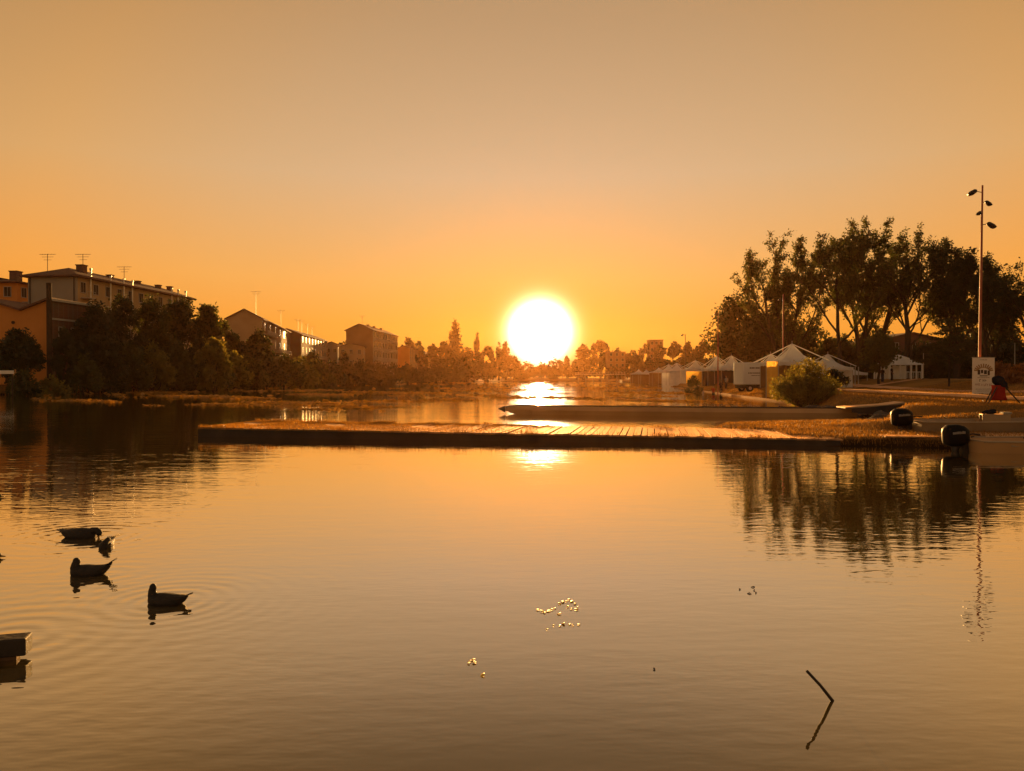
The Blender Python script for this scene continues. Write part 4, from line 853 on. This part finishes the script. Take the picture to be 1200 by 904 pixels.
# ------------------------------------------------------------------ masts and lamp posts
def mast(label, px, Yd, ty, rad, heads, tilt=0.0, mt='pole_red', name='floodlight_mast', kindl='mast', group=None):
    x = G(px, Yd).x; z0 = tz(x, Yd); o = thing(name, label, kindl, (x, Yd, z0), 0, group); H = zat(ty, Yd) - z0
    o.rotation_euler = (0, R(tilt), 0)
    MB().tube([(0, 0, -.2), (0, 0, H * .5), (0, 0, H)], [rad, rad * .85, rad * .62], 12).build('pole', M[mt], o)
    MB().tube([(0, 0, -.05), (0, 0, .12)], rad * 2.2, 12).build('base_plate', M['metal_dark'], o)
    for (dz, ax, fl) in heads:
        z = H - dz; d = Vector((math.cos(ax), math.sin(ax), 0)); s = Vector((-d.y, d.x, 0))
        arm = MB().tube([d * rad * .6 + Vector((0, 0, z)), d * (.28 * fl) + Vector((0, 0, z + .05))], .025, 6).build('arm', M['metal_dark'], o)
        c = d * (.5 * fl) + Vector((0, 0, z - .02)); hM = Matrix.Rotation(ax, 3, 'Z') @ Matrix.Rotation(R(32), 3, 'Y')
        lp = MB(); rings = []
        for t, wy, wz in ((-.22, .08, .06), (-.15, .13, .11), (.08, .17, .13), (.22, .18, .08)):
            rings.append([c + hM @ Vector((t * fl, wy * fl * math.cos(a), wz * fl * math.sin(a))) for a in np.linspace(0, 2 * np.pi, 10, endpoint=False)])
        lp.loft(rings).build('lamp_head', M['metal_dark'], o, smooth=True)
mast('tall rusty red mast with four small floodlights at its top, behind the poster', 1147.5, 50, 218, .095, [(.45, math.pi, 1.25), (1.1, .3, 1.0), (1.85, math.pi + .7, .9), (2.55, .05, 1.25)], tilt=.55)
mast('thin reddish mast rising behind the largest tent', 917.5, 92, 345, .11, [(.6, math.pi, .8)], mt='pole_red', tilt=0)
mast('slender brownish lamp post in front of the white tents, middle of the row', 841.3, 94, 366, .09, [(.25, math.pi, .7), (.25, 0, .7)], mt='pole_red', name='lamp_post', kindl='lamp post')
mast('small distant lamp post standing clear against the sky left of the tents', 803, 200, 392, .13, [(.2, math.pi, 1.6)], mt='metal_dark', name='lamp_post', kindl='lamp post')
mast('thin pale lamp post on the lawn between gazebo and cedar', 1082, 84, 414, .05, [(.15, 0, .6)], mt='trim', name='lamp_post', kindl='lamp post')
mast('thin pale lamp post between the hedge and the ruddy shrubs, far right', 1189, 92, 402, .06, [(.15, math.pi, .6)], mt='trim', name='lamp_post', kindl='lamp post')
# wooden posts standing in the lawn near the poster
for px, Yd, lb in ((1006, 90, 'short pale post by the hedge end, left of the round young tree'), (1002, 88, 'short pale bollard post by the small pavilion tent')):
    x = G(px, Yd).x; tag(MB().tube([(x, Yd, tz(x, Yd) - .1), (x, Yd, zat(430, Yd))], .06, 7).build('post', M['trim']), lb, 'post')

# poster fixed to the tall mast
px0 = G(1152.5, 49.3); pz = zat(461.8, 49.3); pzt = zat(419.5, 49.3); po = thing('poster', 'tall pale poster with arched emblem and text at the foot of the red mast', 'poster', (px0.x, 49.3, pz))
w_, h_ = 1.42, pzt - pz
MB().box((-w_ / 2, 0, 0), (w_ / 2, .03, h_)).build('sheet', M['poster'], po)
fr = MB(); fr.box((-w_ / 2 - .03, -.012, h_ + .002), (w_ / 2 + .03, .045, h_ + .04)); fr.box((-w_ / 2 - .03, -.012, -.04), (w_ / 2 + .03, .045, -.002)); fr.build('rail', M['trim'], po)
em = MB(); 
for k in range(11):      # arched emblem of blocky letters
    a = math.pi * (1 - (k + .5) / 11); cx_, cz_ = math.cos(a) * .48, math.sin(a) * .34 + h_ * .63
    Mx = Matrix.Rotation(-(a - math.pi / 2), 3, 'Y'); em.add([Vector((cx_, -.006, cz_)) + Mx @ Vector((sx * .045, 0, sz_)) for sx, sz_ in ((-1, -.14), (1, -.14), (1, .14), (-1, .14))], [(0, 1, 2, 3)])
tag(em.build('emblem', M['ink_ochre'], po, fix=False), kind='stuff')
e2 = MB(); rr = random.Random(8)
for (cx_, cz_, w, h) in ((-.3, .60, .16, .3), (-.1, .62, .14, .22), (.12, .60, .18, .26), (.33, .58, .14, .3), (0, .5, .5, .05)):
    e2.box((cx_ - w / 2, -.009, h_ * cz_ - h / 2), (cx_ + w / 2, -.004, h_ * cz_ + h / 2))
e2.build('emblem_figure', M['ink'], po)
def textrow(z, x0, x1, h, mt, nm='text_line'):
    m = MB(); x = x0
    while x < x1:
        w = h * rr.uniform(.35, .7); v = rr.random()
        m.box((x, -.008, z), (x + h * .16, -.004, z + h))
        if v < .7: m.box((x + h * .16 + .0005, -.008, z + (h * .42 if v < .35 else 0)), (x + w, -.004, z + (h * .58 if v < .35 else h * .16)))
        if v > .4: m.box((x + h * .16 + .0005, -.0085, z + h * .84), (x + w, -.004, z + h))
        x += w + h * .22 + (h * .4 if rr.random() < .18 else 0)
    o = m.build(nm, M[mt], po); tag(o, kind='stuff'); return o
textrow(h_ * .93, -.2, .22, .06, 'ink'); textrow(h_ * .44, -.38, .38, .07, 'ink'); textrow(h_ * .335, -.26, .1, .17, 'ink'); textrow(h_ * .235, -.52, -.2, .12, 'ink_red'); textrow(h_ * .22, -.12, .5, .14, 'ink_red'); textrow(h_ * .12, -.5, .5, .05, 'ink'); textrow(h_ * .07, -.4, .4, .04, 'ink')

# folding stand with a red cloth and dark bag beside the poster
ez = thing('folding_stand', 'splay legged stand with red cloth and dark bag on top, right of the poster', 'stand', (*G(1170, 31.5).xy, tz(G(1170, 31.5).x, 31.5)), R(8))
for (a, b) in (((-.12, -.1, .78), (-.72, -.28, 0)), ((.14, -.1, .80), (.80, -.3, 0)), ((-.1, .12, .75), (-.36, .32, 0)), ((.12, .12, .75), (.42, .32, 0))):
    MB().tube([a, b], .026, 7).build('leg', M['metal_dark'], ez)
MB().loft([[(x * s, y, z) for x, y in ((-.24, -.13), (.24, -.13), (.26, 0), (.24, .13), (-.24, .13), (-.26, 0))] for z, s in ((.18, 1.28), (.32, 1.05), (.5, .85), (.68, .82), (.8, .9))]).build('cloth', M['cloth_red'], ez, smooth=True)
bgm = MB(); bgm.ell((0, 0, .98), (.27, .2, .2)); bgm.ell((.14, 0, .82), (.26, .18, .17)); bgm.ell((-.14, 0, 1.05), (.14, .13, .12)); bgm.tube([(.2, 0, .9), (.42, -.02, .66)], [.1, .05], 8)
link('bag', remeshed(bgm, .03), M['cloth_dark'], ez)

# ------------------------------------------------------------------ jetty across the picture
A_, B_ = Vector((-10.7, 26.1)), Vector((9.6, 22.4)); ax = (B_ - A_).normalized(); nx_ = Vector((-ax.y, ax.x)); Lj = (B_ - A_).length; Wj = 4.1
jt = thing('jetty', 'long low wooden jetty crossing the lake, weeds growing on its left half', 'jetty', (A_.x, A_.y, 0), math.atan2(ax.y, ax.x))
zt = lambda x: .31 - .10 * x / Lj
rr = random.Random(4); x = 0.02; npl = 0; near = MB(); i = 0
while x < Lj - .1:          # planks run across the jetty
    w = rr.uniform(.175, .215); a0, a1 = rr.uniform(-.05, .05), rr.uniform(-.07, .07); dz = rr.uniform(-.012, .012); tw_ = rr.uniform(-.012, .012)
    z = zt(x); skew = rr.uniform(-.015, .015)
    if x > 6.4:
        m = MB(); m.add([(x, a0, z - .05 + dz), (x + w, a0, z - .05 + dz + tw_), (x + w + skew, Wj + a1, z - .05 + dz), (x + skew, Wj + a1, z - .05 + dz - tw_), (x, a0, z + dz), (x + w, a0, z + dz + tw_), (x + w + skew, Wj + a1, z + dz), (x + skew, Wj + a1, z + dz - tw_)],
              [(0, 3, 2, 1), (4, 5, 6, 7), (0, 1, 5, 4), (1, 2, 6, 5), (2, 3, 7, 6), (3, 0, 4, 7)])
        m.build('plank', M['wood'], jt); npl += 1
    else: near.add([(x, a0, z - .05), (x + w, a0, z - .05), (x + w, Wj + a1, z - .05), (x, Wj + a1, z - .05), (x, a0, z), (x + w, a0, z), (x + w, Wj + a1, z), (x, Wj + a1, z)], [(0, 3, 2, 1), (4, 5, 6, 7), (0, 1, 5, 4), (1, 2, 6, 5), (2, 3, 7, 6), (3, 0, 4, 7)])
    x += w + rr.uniform(.012, .03)
near.build('mossy_planking', M['moss'], jt)['kind'] = 'stuff'
fb = MB()
for y0 in (.04, Wj - .16): 
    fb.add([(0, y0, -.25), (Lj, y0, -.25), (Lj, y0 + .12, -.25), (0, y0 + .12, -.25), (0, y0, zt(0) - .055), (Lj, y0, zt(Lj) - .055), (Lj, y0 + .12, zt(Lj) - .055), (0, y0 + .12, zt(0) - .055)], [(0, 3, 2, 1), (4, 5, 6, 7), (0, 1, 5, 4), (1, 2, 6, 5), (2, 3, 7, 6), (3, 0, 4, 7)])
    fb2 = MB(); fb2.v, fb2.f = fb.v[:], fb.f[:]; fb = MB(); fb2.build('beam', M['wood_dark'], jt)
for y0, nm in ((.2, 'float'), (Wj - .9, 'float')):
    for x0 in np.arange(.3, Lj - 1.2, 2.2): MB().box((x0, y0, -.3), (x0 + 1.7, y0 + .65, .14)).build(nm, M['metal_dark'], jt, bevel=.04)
# matted plants on the jetty's left half and along its far edge
r = np.random.default_rng(21); n = 26000; lx = r.uniform(0, 1, n) ** 1.5 * 11.5; ly = Wj * (1 - r.uniform(0, 1, n) ** (1 + lx * .35)); k = (ly > .05 + .25 * r.random(n)) & (wob(lx, ly, 1.7, .4) > -.75)
lx, ly = lx[k], ly[k]; cc, ss = ax.x, ax.y
pts = np.stack([A_.x + lx * cc - ly * ss, A_.y + lx * ss + ly * cc, .31 - .10 * lx / Lj], -1)
g1_ = blades(pts, .035, .02, 22, .8); tag(link('moss', g1_, M['moss_blade']), 'matted moss and weeds covering the left half of the jetty', 'moss', kind='stuff')
r = np.random.default_rng(23); n = 3500; lx = np.concatenate([r.uniform(0, Lj, 1600) ** 1.6 / Lj ** .6, r.choice([.9, 2.7, 5.1, 5.4, 7.2, 9.1, 11.4, 15.6, 18.3], n - 1600) + r.normal(0, .22, n - 1600)]); lx = np.clip(lx, .05, Lj)
ly = np.where(r.random(n) < .55, Wj - r.uniform(0, .25, n), r.uniform(.0, .1, n) - .02)
pts = np.stack([A_.x + lx * cc - ly * ss, A_.y + lx * ss + ly * cc, .305 - .10 * lx / Lj], -1)
tag(link('grass_tufts', blades(pts, .12, .012, 24, .4), M['grass']), 'small grass tufts sprouting along both edges of the jetty', 'grass', kind='stuff')

# ------------------------------------------------------------------ long moored hull behind the jetty
a = Vector((-.35, 42.6)); b = Vector((17.3, 38.6)); d = (b - a); Lb = d.length
lbt = thing('long_boat', 'very long narrow brown hull with a pointed bow, moored behind the jetty under the sun', 'boat', (a.x, a.y, 0), math.atan2(d.y, d.x))
rings = []; S = [(0, .03, .20, .36), (.25, .16, .06, .45), (.7, .34, -.06, .48), (1.6, .52, -.12, .48), (4, .62, -.14, .47), (9, .66, -.14, .46), (14, .62, -.14, .46), (16.6, .5, -.1, .47), (Lb, .28, -.02, .48)]
for (x, w, zb_, zt_) in S: rings.append([(x, -w * .72, zt_), (x, -w * 1.0, zt_ * .5), (x, -w * .8, zb_ + .05), (x, 0, zb_), (x, w * .8, zb_ + .05), (x, w * 1.0, zt_ * .5), (x, w * .72, zt_), (x, 0, zt_ + .02)])
MB().loft(rings).build('hull', M['boat_brown'], lbt, smooth=False)
gm = MB()
for s_ in (-1, 1): gm.tube([(x, s_ * (w * .72 + .01), zt_ + .012) for x, w, _, zt_ in S], .022, 6)
gm.build('gunwale', M['wood_dark'], lbt)
MB().loft([[(-.42, -.02, .27), (-.42, .02, .27), (-.42, .02, .30), (-.42, -.02, .30)], [(-.02, -.05, .08), (-.02, .05, .08), (-.02, .05, .45), (-.02, -.05, .45)]]).build('bow_cap', M['wood_dark'], lbt)
# gangway from its right end up to the bank
g0 = thing('gangway', 'dark sloping gangway rising from the right end of the long hull to the bank', 'gangway', (16.4, 38.3, 0), R(-6))
MB().loft([[(0, y, z) for y, z in ((-.7, .50), (.7, .50), (.7, .56), (-.7, .56))], [(2.0, y, z) for y, z in ((-.7, .62), (.7, .62), (.7, .70), (-.7, .70))], [(2.8, y, z) for y, z in ((-.7, .74), (.7, .74), (.7, .82), (-.7, .82))]]).build('deck', M['boat_tan'], g0)
for y in (-.72, .72): MB().loft([[(.3, y - .03, .3), (.3, y + .03, .3), (.3, y + .03, .495), (.3, y - .03, .495)], [(2.75, y - .03, .1), (2.75, y + .03, .1), (2.75, y + .03, .73), (2.75, y - .03, .73)]]).build('side_beam', M['wood_dark'], g0)

# rocks on the dark bank of the inlet
rr = np.random.default_rng(12)
for i in range(34):
    t = i / 33; pl = [Vector((18.6, 46.5)), Vector((18.3, 43)), Vector((18.7, 41)), Vector((18.6, 38.2)), Vector((16.8, 34.2)), Vector((14.6, 31.2))]; f = t * (len(pl) - 1); k = min(int(f), len(pl) - 2); p = pl[k].lerp(pl[k + 1], f - k)
    bm = bmesh.new(); bmesh.ops.create_icosphere(bm, subdivisions=2, radius=1); s = rr.uniform(.14, .34); ph = rr.uniform(0, 6, 3)
    for v in bm.verts: v.co *= 1 + .18 * math.sin(v.co.x * 3 + ph[0]) + .15 * math.sin(v.co.y * 4 + ph[1]) + .1 * math.sin(v.co.z * 5 + ph[2])
    for v in bm.verts: v.co = Vector((v.co.x * s * 1.4, v.co.y * s, v.co.z * s * .7))
    me = bpy.data.meshes.new('rock'); bm.to_mesh(me); bm.free(); o = link('rock', me, M['rock']); o.location = (p.x + rr.normal(0, .2), p.y + rr.normal(0, .25) + .25, .12 + .1 * rr.random()); o.rotation_euler = (0, 0, rr.uniform(0, 6))
    tag(o, 'dark rough stone lying in the row of stones along the shaded inlet bank', 'rock', 'stones along the inlet bank')

# ------------------------------------------------------------------ two flat boats with outboard motors
def outboard(parent, decal_seed, sc=1.0):
    Mx = Matrix.Scale(sc, 3)
    c = MB(); rings = []        # cowling, lofted front to back, x = away from the boat is -x
    for x, w, z0_, z1_ in ((-.44, .12, .40, .74), (-.41, .19, .33, .86), (-.3, .225, .28, .94), (-.05, .235, .26, .95), (.14, .22, .29, .90), (.27, .17, .36, .80), (.32, .09, .44, .68)):
        zc, zh = (z0_ + z1_) / 2, (z1_ - z0_) / 2
        rings.append([Mx @ Vector((x, w * math.copysign(abs(math.cos(t)) ** .55, math.cos(t)), zc + zh * math.copysign(abs(math.sin(t)) ** .6, math.sin(t)))) for t in np.linspace(0, 2 * np.pi, 16, endpoint=False)])
    co_ = c.loft(rings).build('cowl', M['cowl'], parent, smooth=True)
    l = MB(); q = random.Random(decal_seed); x = -.3
    while x < .1: w = q.uniform(.03, .05); l.box((sc * x, -.246 * sc, sc * .66), (sc * (x + w), -.222 * sc, sc * (.66 + q.uniform(.06, .09)))); x += w + .015
    lo_ = l.build('decal', M['decal'], co_); lo_['kind'] = 'stuff'
    MB().tube([Mx @ Vector(p) for p in ((-.1, 0, .36), (-.12, 0, .1), (-.16, 0, -.25))], [(.17 * sc, .12 * sc), (.1 * sc, .06 * sc), (.07 * sc, .04 * sc)], 10).build('leg', M['metal_dark'], parent, smooth=True)
    MB().box(Mx @ Vector((.05, -.13, .02)), Mx @ Vector((.24, .13, .4)), ).build('bracket', M['metal_dark'], parent, bevel=.01)
    MB().tube([Mx @ Vector((.22, .02, .58)), Mx @ Vector((.5, .04, .60)), Mx @ Vector((.72, .04, .56))], [.028 * sc, .022 * sc, .03 * sc], 7).build('tiller', M['rubber'], parent)
    MB().tube([Mx @ Vector((-.3, 0, -.2)), Mx @ Vector((-.12, 0, -.22)), Mx @ Vector((.02, 0, -.2))], [.02, .05, .03], 8).build('gearcase', M['metal_dark'], parent)
def flat_boat(name_label, x, y, z, rz, Lg, Wd, mt, inner, seed):
    o = thing('flat_boat', name_label, 'boat', (x, y, z), rz, 'flat boats with outboard motors')
    S = [(0, .44, .02, .36), (1.2, .5, .0, .36), (3, .5, 0, .38), (4.6, .42, .04, .45), (5.6, .25, .14, .52), (6.2, .04, .3, .6)]
    def ring(x, w, zb, zt, inset, dz): return [(x, -(w * Wd - inset), zt), (x, -(w * Wd * .82 - inset), zb + dz), (x, (w * Wd * .82 - inset), zb + dz), (x, (w * Wd - inset), zt)]
    out = [ring(x_ * Lg / 6.2, w, zb, zt, 0, 0) for x_, w, zb, zt in S]; ins = [ring(x_ * Lg / 6.2 + (.05 if x_ == 0 else (-.12 if x_ > 6 else 0)), w, zb, zt - .001, min(.04, w * Wd * .4), .05) for x_, w, zb, zt in S]
    m = MB(); vs = [p for r_ in out for p in r_] + [p for r_ in ins for p in r_]; n = len(S); fs = []
    for i in range(n - 1):
        for k in range(3):
            a = i * 4 + k; fs.append((a, a + 4, a + 5, a + 1)); c = a + 4 * n; fs.append((c, c + 1, c + 5, c + 4))
        for k in (0, 3): a = i * 4 + k; fs.append((a, a + 4, a + 4 + 4 * n, a + 4 * n) if k == 3 else (a, a + 4 * n, a + 4 + 4 * n, a + 4))
    fs += [(0, 1, 2, 3), (4 * n - 4, 4 * n - 1, 4 * n - 2, 4 * n - 3), (4 * n, 4 * n + 3, 4 * n + 2, 4 * n + 1), (8 * n - 4, 8 * n - 3, 8 * n - 2, 8 * n - 1), (0, 3, 4 * n + 3, 4 * n)]
    m.add(vs, fs); m.build('hull', M[mt], o)
    g = MB()
    for s_ in (-1, 1): g.tube([(x_ * Lg / 6.2, s_ * w * Wd, zt + .015) for x_, w, zb, zt in S], .028, 7)
    g.tube([(0.02, -.44 * Wd, .375), (0.02, .44 * Wd, .375)], .03, 7); g.build('gunwale', M['boat_tan'], o)
    for x_ in (.7, 2.4, 3.9): MB().box((x_, -.46 * Wd, .25), (x_ + .32, .46 * Wd, .29)).build('seat', M['boat_tan'], o)
    MB().box((.1, -.36 * Wd, .056), (Lg * .72, .36 * Wd, .075)).build('floor', M[inner], o)
    mo = bpy.data.objects.new('outboard_motor', None); COL.objects.link(mo); mo.parent = o; mo.location = (-.26, -.05, -.03); mo.rotation_euler = (0, R(-4), R(6))
    outboard(mo, seed, .88)
    return o
flat_boat('tan flat boat drawn up on the spit, black outboard motor nearest the gangway', 13.25, 25.4, .20, R(-5), 6.2, 1.75, 'boat_tan', 'boat_wood', 3)
flat_boat('brown flat boat floating in front at the right edge, large black outboard with pale lettering', 12.45, 20.95, -.06, R(-3), 6.0, 1.7, 'boat_brown', 'boat_tan', 7)
bp_ = thing('boarding_planks', 'two short bright planks laid on the grass between the outboard motors', 'planks', (11.0, 22.6, .24), R(-9))
for y in (0, .36): MB().box((0, y, 0), (1.7, y + .3, .045)).build('board', M['wood'], bp_)
MB().box((.2, .0, -.06), (.3, .66, -.002)).build('bearer', M['wood_dark'], bp_)
lp_ = thing('landing_stage', 'plain brown wooden landing between the two flat boats', 'landing', (13.9, 22.45, .18), R(-3)); x = 0
rr = random.Random(6)
while x < 5: w = .19; MB().box((x, 0, .06), (x + w, 1.75, .10)).build('plank', M['boat_wood'], lp_); x += w + .02
for y in (.1, 1.5): MB().box((0, y, -.1), (5, y + .1, .058)).build('beam', M['wood_dark'], lp_)
# crate on the far boat, black bag on it
bx_ = G(1166, 25.7); cr = thing('crate', 'pale wooden box with one open dark end standing on the tan flat boat', 'crate', (bx_.x, 25.7, .50), R(-14))
m = MB(); m.box((-.42, -.16, 0), (.42, .16, .02)); m.box((-.42, -.16, .26), (.42, .16, .29)); m.box((-.42, -.16, .021), (.42, -.14, .259)); m.box((-.42, .14, .021), (.42, .16, .259)); m.box((.40, -.139, .021), (.42, .139, .259)); m.build('body', M['boat_tan'], cr)
m = MB(); m.box((.2, -.17, .292), (.46, .17, .36)); m.build('lid', M['plaster_white'], cr, bevel=.01)
bm_ = MB(); bm_.ell((0, 0, .07), (.22, .13, .08)); bm_.ell((.1, 0, .11), (.12, .1, .06)); bm_.ell((-.2, 0, .05), (.09, .06, .05))
bo = link('bag', remeshed(bm_, .02), M['cloth_dark']); bo.location = (bx_.x - .15, 25.72, .785); tag(bo, 'small black bag lying on top of the pale wooden box', 'bag')
rp = MB(); rp.tube([(14.2, 21.3, .33), (14.6, 21.6, .38), (15.0, 22.0, .30), (15.3, 22.3, .31)], .018, 6); rp.tube([(12.75, 21.3, .36), (13.2, 21.9, .33), (13.7, 22.2, .31)], .016, 6)
tag(rp.build('mooring_rope', M['rubber']), 'thin dark mooring rope looped over the front boat edge', 'rope')

# ------------------------------------------------------------------ near jetty corner bottom left
jc = thing('landing_corner', 'corner of a wooden landing with a dark heavy edge beam, bottom left', 'landing', (-3.44, 5.42, 0), R(16))
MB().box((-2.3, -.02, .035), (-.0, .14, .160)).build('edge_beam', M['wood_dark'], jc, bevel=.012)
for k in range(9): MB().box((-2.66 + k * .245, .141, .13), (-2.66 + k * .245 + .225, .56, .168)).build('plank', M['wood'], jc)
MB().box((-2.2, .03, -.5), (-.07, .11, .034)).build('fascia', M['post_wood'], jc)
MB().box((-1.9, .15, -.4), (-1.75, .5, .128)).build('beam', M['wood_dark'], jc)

# stick, floating leaves
sa = Vector((377 / 900 * 4.74, 4.74, 0)); tip = P(947, 788, 4.60); dn = (sa - tip).normalized()
tag(MB().tube([tip, tip.lerp(sa, .5) + Vector((.004, 0, .003)), sa, sa + dn * .25], [.0085, .009, .0105, .011], 8).build('stick', M['wood_dark'], smooth=True), 'thin dark stick poking slantwise out of the calm water, lower right', 'stick')
rr = np.random.default_rng(31); k = 0
spots = [(655 + dx, 717 + dy) for dx, dy in ((-24, -1), (-20, 1), (-16, 2), (-12, 1), (-8, 0), (-4, -2), (0, -8), (4, -10), (8, -11), (12, -12), (16, -11), (20, -9), (10, -3), (14, -2), (20, -1), (24, -3), (-14, 22), (-6, 18), (0, 17), (6, 16), (12, 17), (18, 16), (23, 17), (2, 4))] + [(551, 777), (556, 779), (554, 775), (565, 793), (549, 780)]
for (px, py) in spots:
    px += rr.normal(0, 1.2); py += rr.normal(0, .8)
    Yd = CAM_H * F / (py - HOR); s = rr.uniform(.008, .016); m = MB().ell((0, 0, .002), (s * 1.5, s, s * .26), nu=10, nv=5)
    o = m.build('floating_leaf', M['glint_leaf'], smooth=True); o.location = (G(px, Yd).x, Yd, .005); o.rotation_euler = (rr.normal(.15, .15), rr.normal(0, .15), rr.uniform(0, 6))
    tag(o, 'tiny drifting leaf with a sun glint painted as yellow, in the loose cluster below the centre of the picture' if px > 600 else 'tiny leaf with a sun glint painted as yellow, in the small group left of the larger leaf cluster', 'leaf', 'glint yellow leaves below the centre' if px > 600 else 'glint yellow leaves left of the larger cluster')
for (px, py) in ((884, 693), (887, 696), (868, 692), (879, 697), (883, 689), (768, 786)):
    Yd = CAM_H * F / (py - HOR); m = MB().tube([(-.02, 0, .002), (0, .006, .008), (.02, 0, .003)], [.003, .006, .002], 6); o = m.build('floating_twig', M['bark']); o.location = (G(px, Yd).x, Yd, 0); o.rotation_euler = (0, 0, px)
    tag(o, 'tiny dark twig fragment drifting on the calm water right of centre', 'twig', 'twig fragments on the calm water')

# ------------------------------------------------------------------ ducks
def duck(label, px, wy, heading, neck, scale=1.0, tail_up=.07, mt='duck', group='ducks on the water', loc=None):
    Yd = CAM_H * F / (wy - HOR); x = G(px, Yd).x
    if loc: x, Yd = loc
    o = thing('duck', label, 'duck', (x, Yd, -.014), heading, group); o.scale = (scale, scale, scale * .92)
    m = MB()       # +x = forward; body from tail to breast
    prof = [(-.25, .012, .07 + tail_up, .014), (-.21, .045, .055 + tail_up * .6, .040), (-.15, .078, .05 + tail_up * .2, .068), (-.06, .100, .045, .092), (.03, .108, .045, .102), (.11, .095, .045, .098), (.17, .068, .05, .078), (.205, .03, .055, .042)]
    rings = [[(px_, w * math.cos(t), z + h * math.sin(t) * (1 if math.sin(t) > 0 else .9)) for t in np.linspace(0, 2 * np.pi, 14, endpoint=False)] for px_, w, z, h in prof]
    m.loft(rings)
    m.tube([Vector(p) for p in neck[:-1]], [.062, .052, .042, .038][:len(neck) - 1] if len(neck) <= 5 else .03, 10)
    hp = Vector(neck[-2]); fd = (Vector(neck[-1]) - hp).normalized(); q = fd.to_track_quat('X', 'Z').to_matrix()
    m.ell(hp, (.054, .040, .042), M=q)
    link('body', remeshed(m, .0085, 6), M[mt], o)
    bl = MB(); bl.loft([[hp + q @ Vector((t, w * math.cos(a), h * math.sin(a) - .006)) for a in np.linspace(0, 2 * np.pi, 8, endpoint=False)] for t, w, h in ((.040, .016, .016), (.065, .013, .010), (.086, .015, .007), (.10, .009, .003))]); bl.build('bill', M['bill'], o, smooth=True)
    for s_ in (-1, 1):
        w = MB(); rg = []
        for t, up, dn_ in ((-.235, .0, .004), (-.19, .014, .016), (-.10, .036, .042), (0, .045, .052), (.08, .036, .045), (.13, .012, .016)):
            yb = .088 * max(.16, 1 - ((t - .02) / .30) ** 2) ** .6; zc = .085 + .03 * (t < -.12) * tail_up / .07
            rg.append([(t, s_ * (yb + .012 * math.cos(a) - .03 * max(0, math.sin(a))), zc + (up if math.sin(a) > 0 else dn_) * math.sin(a)) for a in np.linspace(0, 2 * np.pi, 10, endpoint=False)])
        w.loft(rg).build('wing', M['duck_wing'], o, smooth=True)
    tl = MB()
    for k in range(-2, 3): tl.loft([[(-.18, .018 * k - .012, .07 + tail_up * .6), (-.18, .018 * k + .012, .07 + tail_up * .6), (-.18, .018 * k + .012, .076 + tail_up * .6), (-.18, .018 * k - .012, .076 + tail_up * .6)], [(-.30 + abs(k) * .012, .028 * k - .008, .078 + tail_up * 1.25), (-.30 + abs(k) * .012, .028 * k + .008, .078 + tail_up * 1.25), (-.30 + abs(k) * .012, .028 * k + .008, .082 + tail_up * 1.25), (-.30 + abs(k) * .012, .028 * k - .008, .082 + tail_up * 1.25)]])
    tl.build('tail', M['duck_wing'], o); return o
# necks are point lists ending in a point the bill aims at
dip = [(.13, 0, .07), (.18, 0, .105), (.235, 0, .115), (.26, 0, .085), (.27, .0, .0)]
preen = [(.13, 0, .06), (.165, 0, .115), (.155, .0, .16), (.145, -.01, .185), (.12, -.05, .08)]
tuck = [(.12, 0, .07), (.165, 0, .12), (.165, 0, .17), (.155, 0, .205), (.14, .02, .05)]
back = [(.12, 0, .07), (.16, .02, .12), (.13, .04, .155), (.10, .05, .165), (.02, .05, .12)]
duck('dark duck dipping its bill, swimming right, uppermost of the four on the left', 92, 630, R(-6), dip, 1.0, .03)
duck('small dark duck seen end on, right beside the dipping duck', 124, 641, R(-78), back, .72, .05)
duck('dark duck facing left with a raised pointed tail, second lowest of the four', 104, 674, R(188), preen, .88, .10)
duck('dark duck facing left with its neck stretched up, lowest and largest of the four', 194, 708, R(176), tuck, .80, .05)
duck('pale water bird cut by the left edge beside the dark reflections', 0, 513, 0, [(.12, 0, .07), (.17, 0, .12), (.19, 0, .18), (.20, 0, .22), (.4, 0, .22)], 1.3, .04, 'duck_pale', loc=(G(1, 27).x - .36, 27.0))
duck('dark duck whose bill tip pokes in at the left edge, above the other', 0, 584, 0, [(.12, 0, .07), (.18, 0, .08), (.24, 0, .06), (.27, 0, .05), (.5, 0, .03)], 1.0, .04, loc=(G(0, 12.8).x - .31, 12.8))
duck('dark duck whose bill tip pokes in at the left edge, the lower one', 0, 655, 0, [(.12, 0, .07), (.18, 0, .08), (.24, 0, .06), (.27, 0, .05), (.5, 0, .03)], 1.0, .04, loc=(G(0, 8.5).x - .32, 8.5))

# ------------------------------------------------------------------ evening haze
def haze():
    m = bpy.data.materials.new('haze_air'); m.use_nodes = True; t = m.node_tree; t.nodes.clear()
    v = N(t, 'ShaderNodeVolumePrincipled'); v.inputs['Color'].default_value = (.95, .45, .16, 1); v.inputs['Density'].default_value = HAZE_D; v.inputs['Anisotropy'].default_value = HAZE_G
    o = N(t, 'ShaderNodeOutputMaterial'); L(t, v.outputs[0], o.inputs['Volume'])
    b = MB().box((-160, -70, -2.6), (160, 620, 40)); ob = b.build('haze', m); tag(ob, kind='stuff', label='warm evening haze lying over the whole lake', cat='haze')
HAZE_D, HAZE_G = .00006, .80
haze()
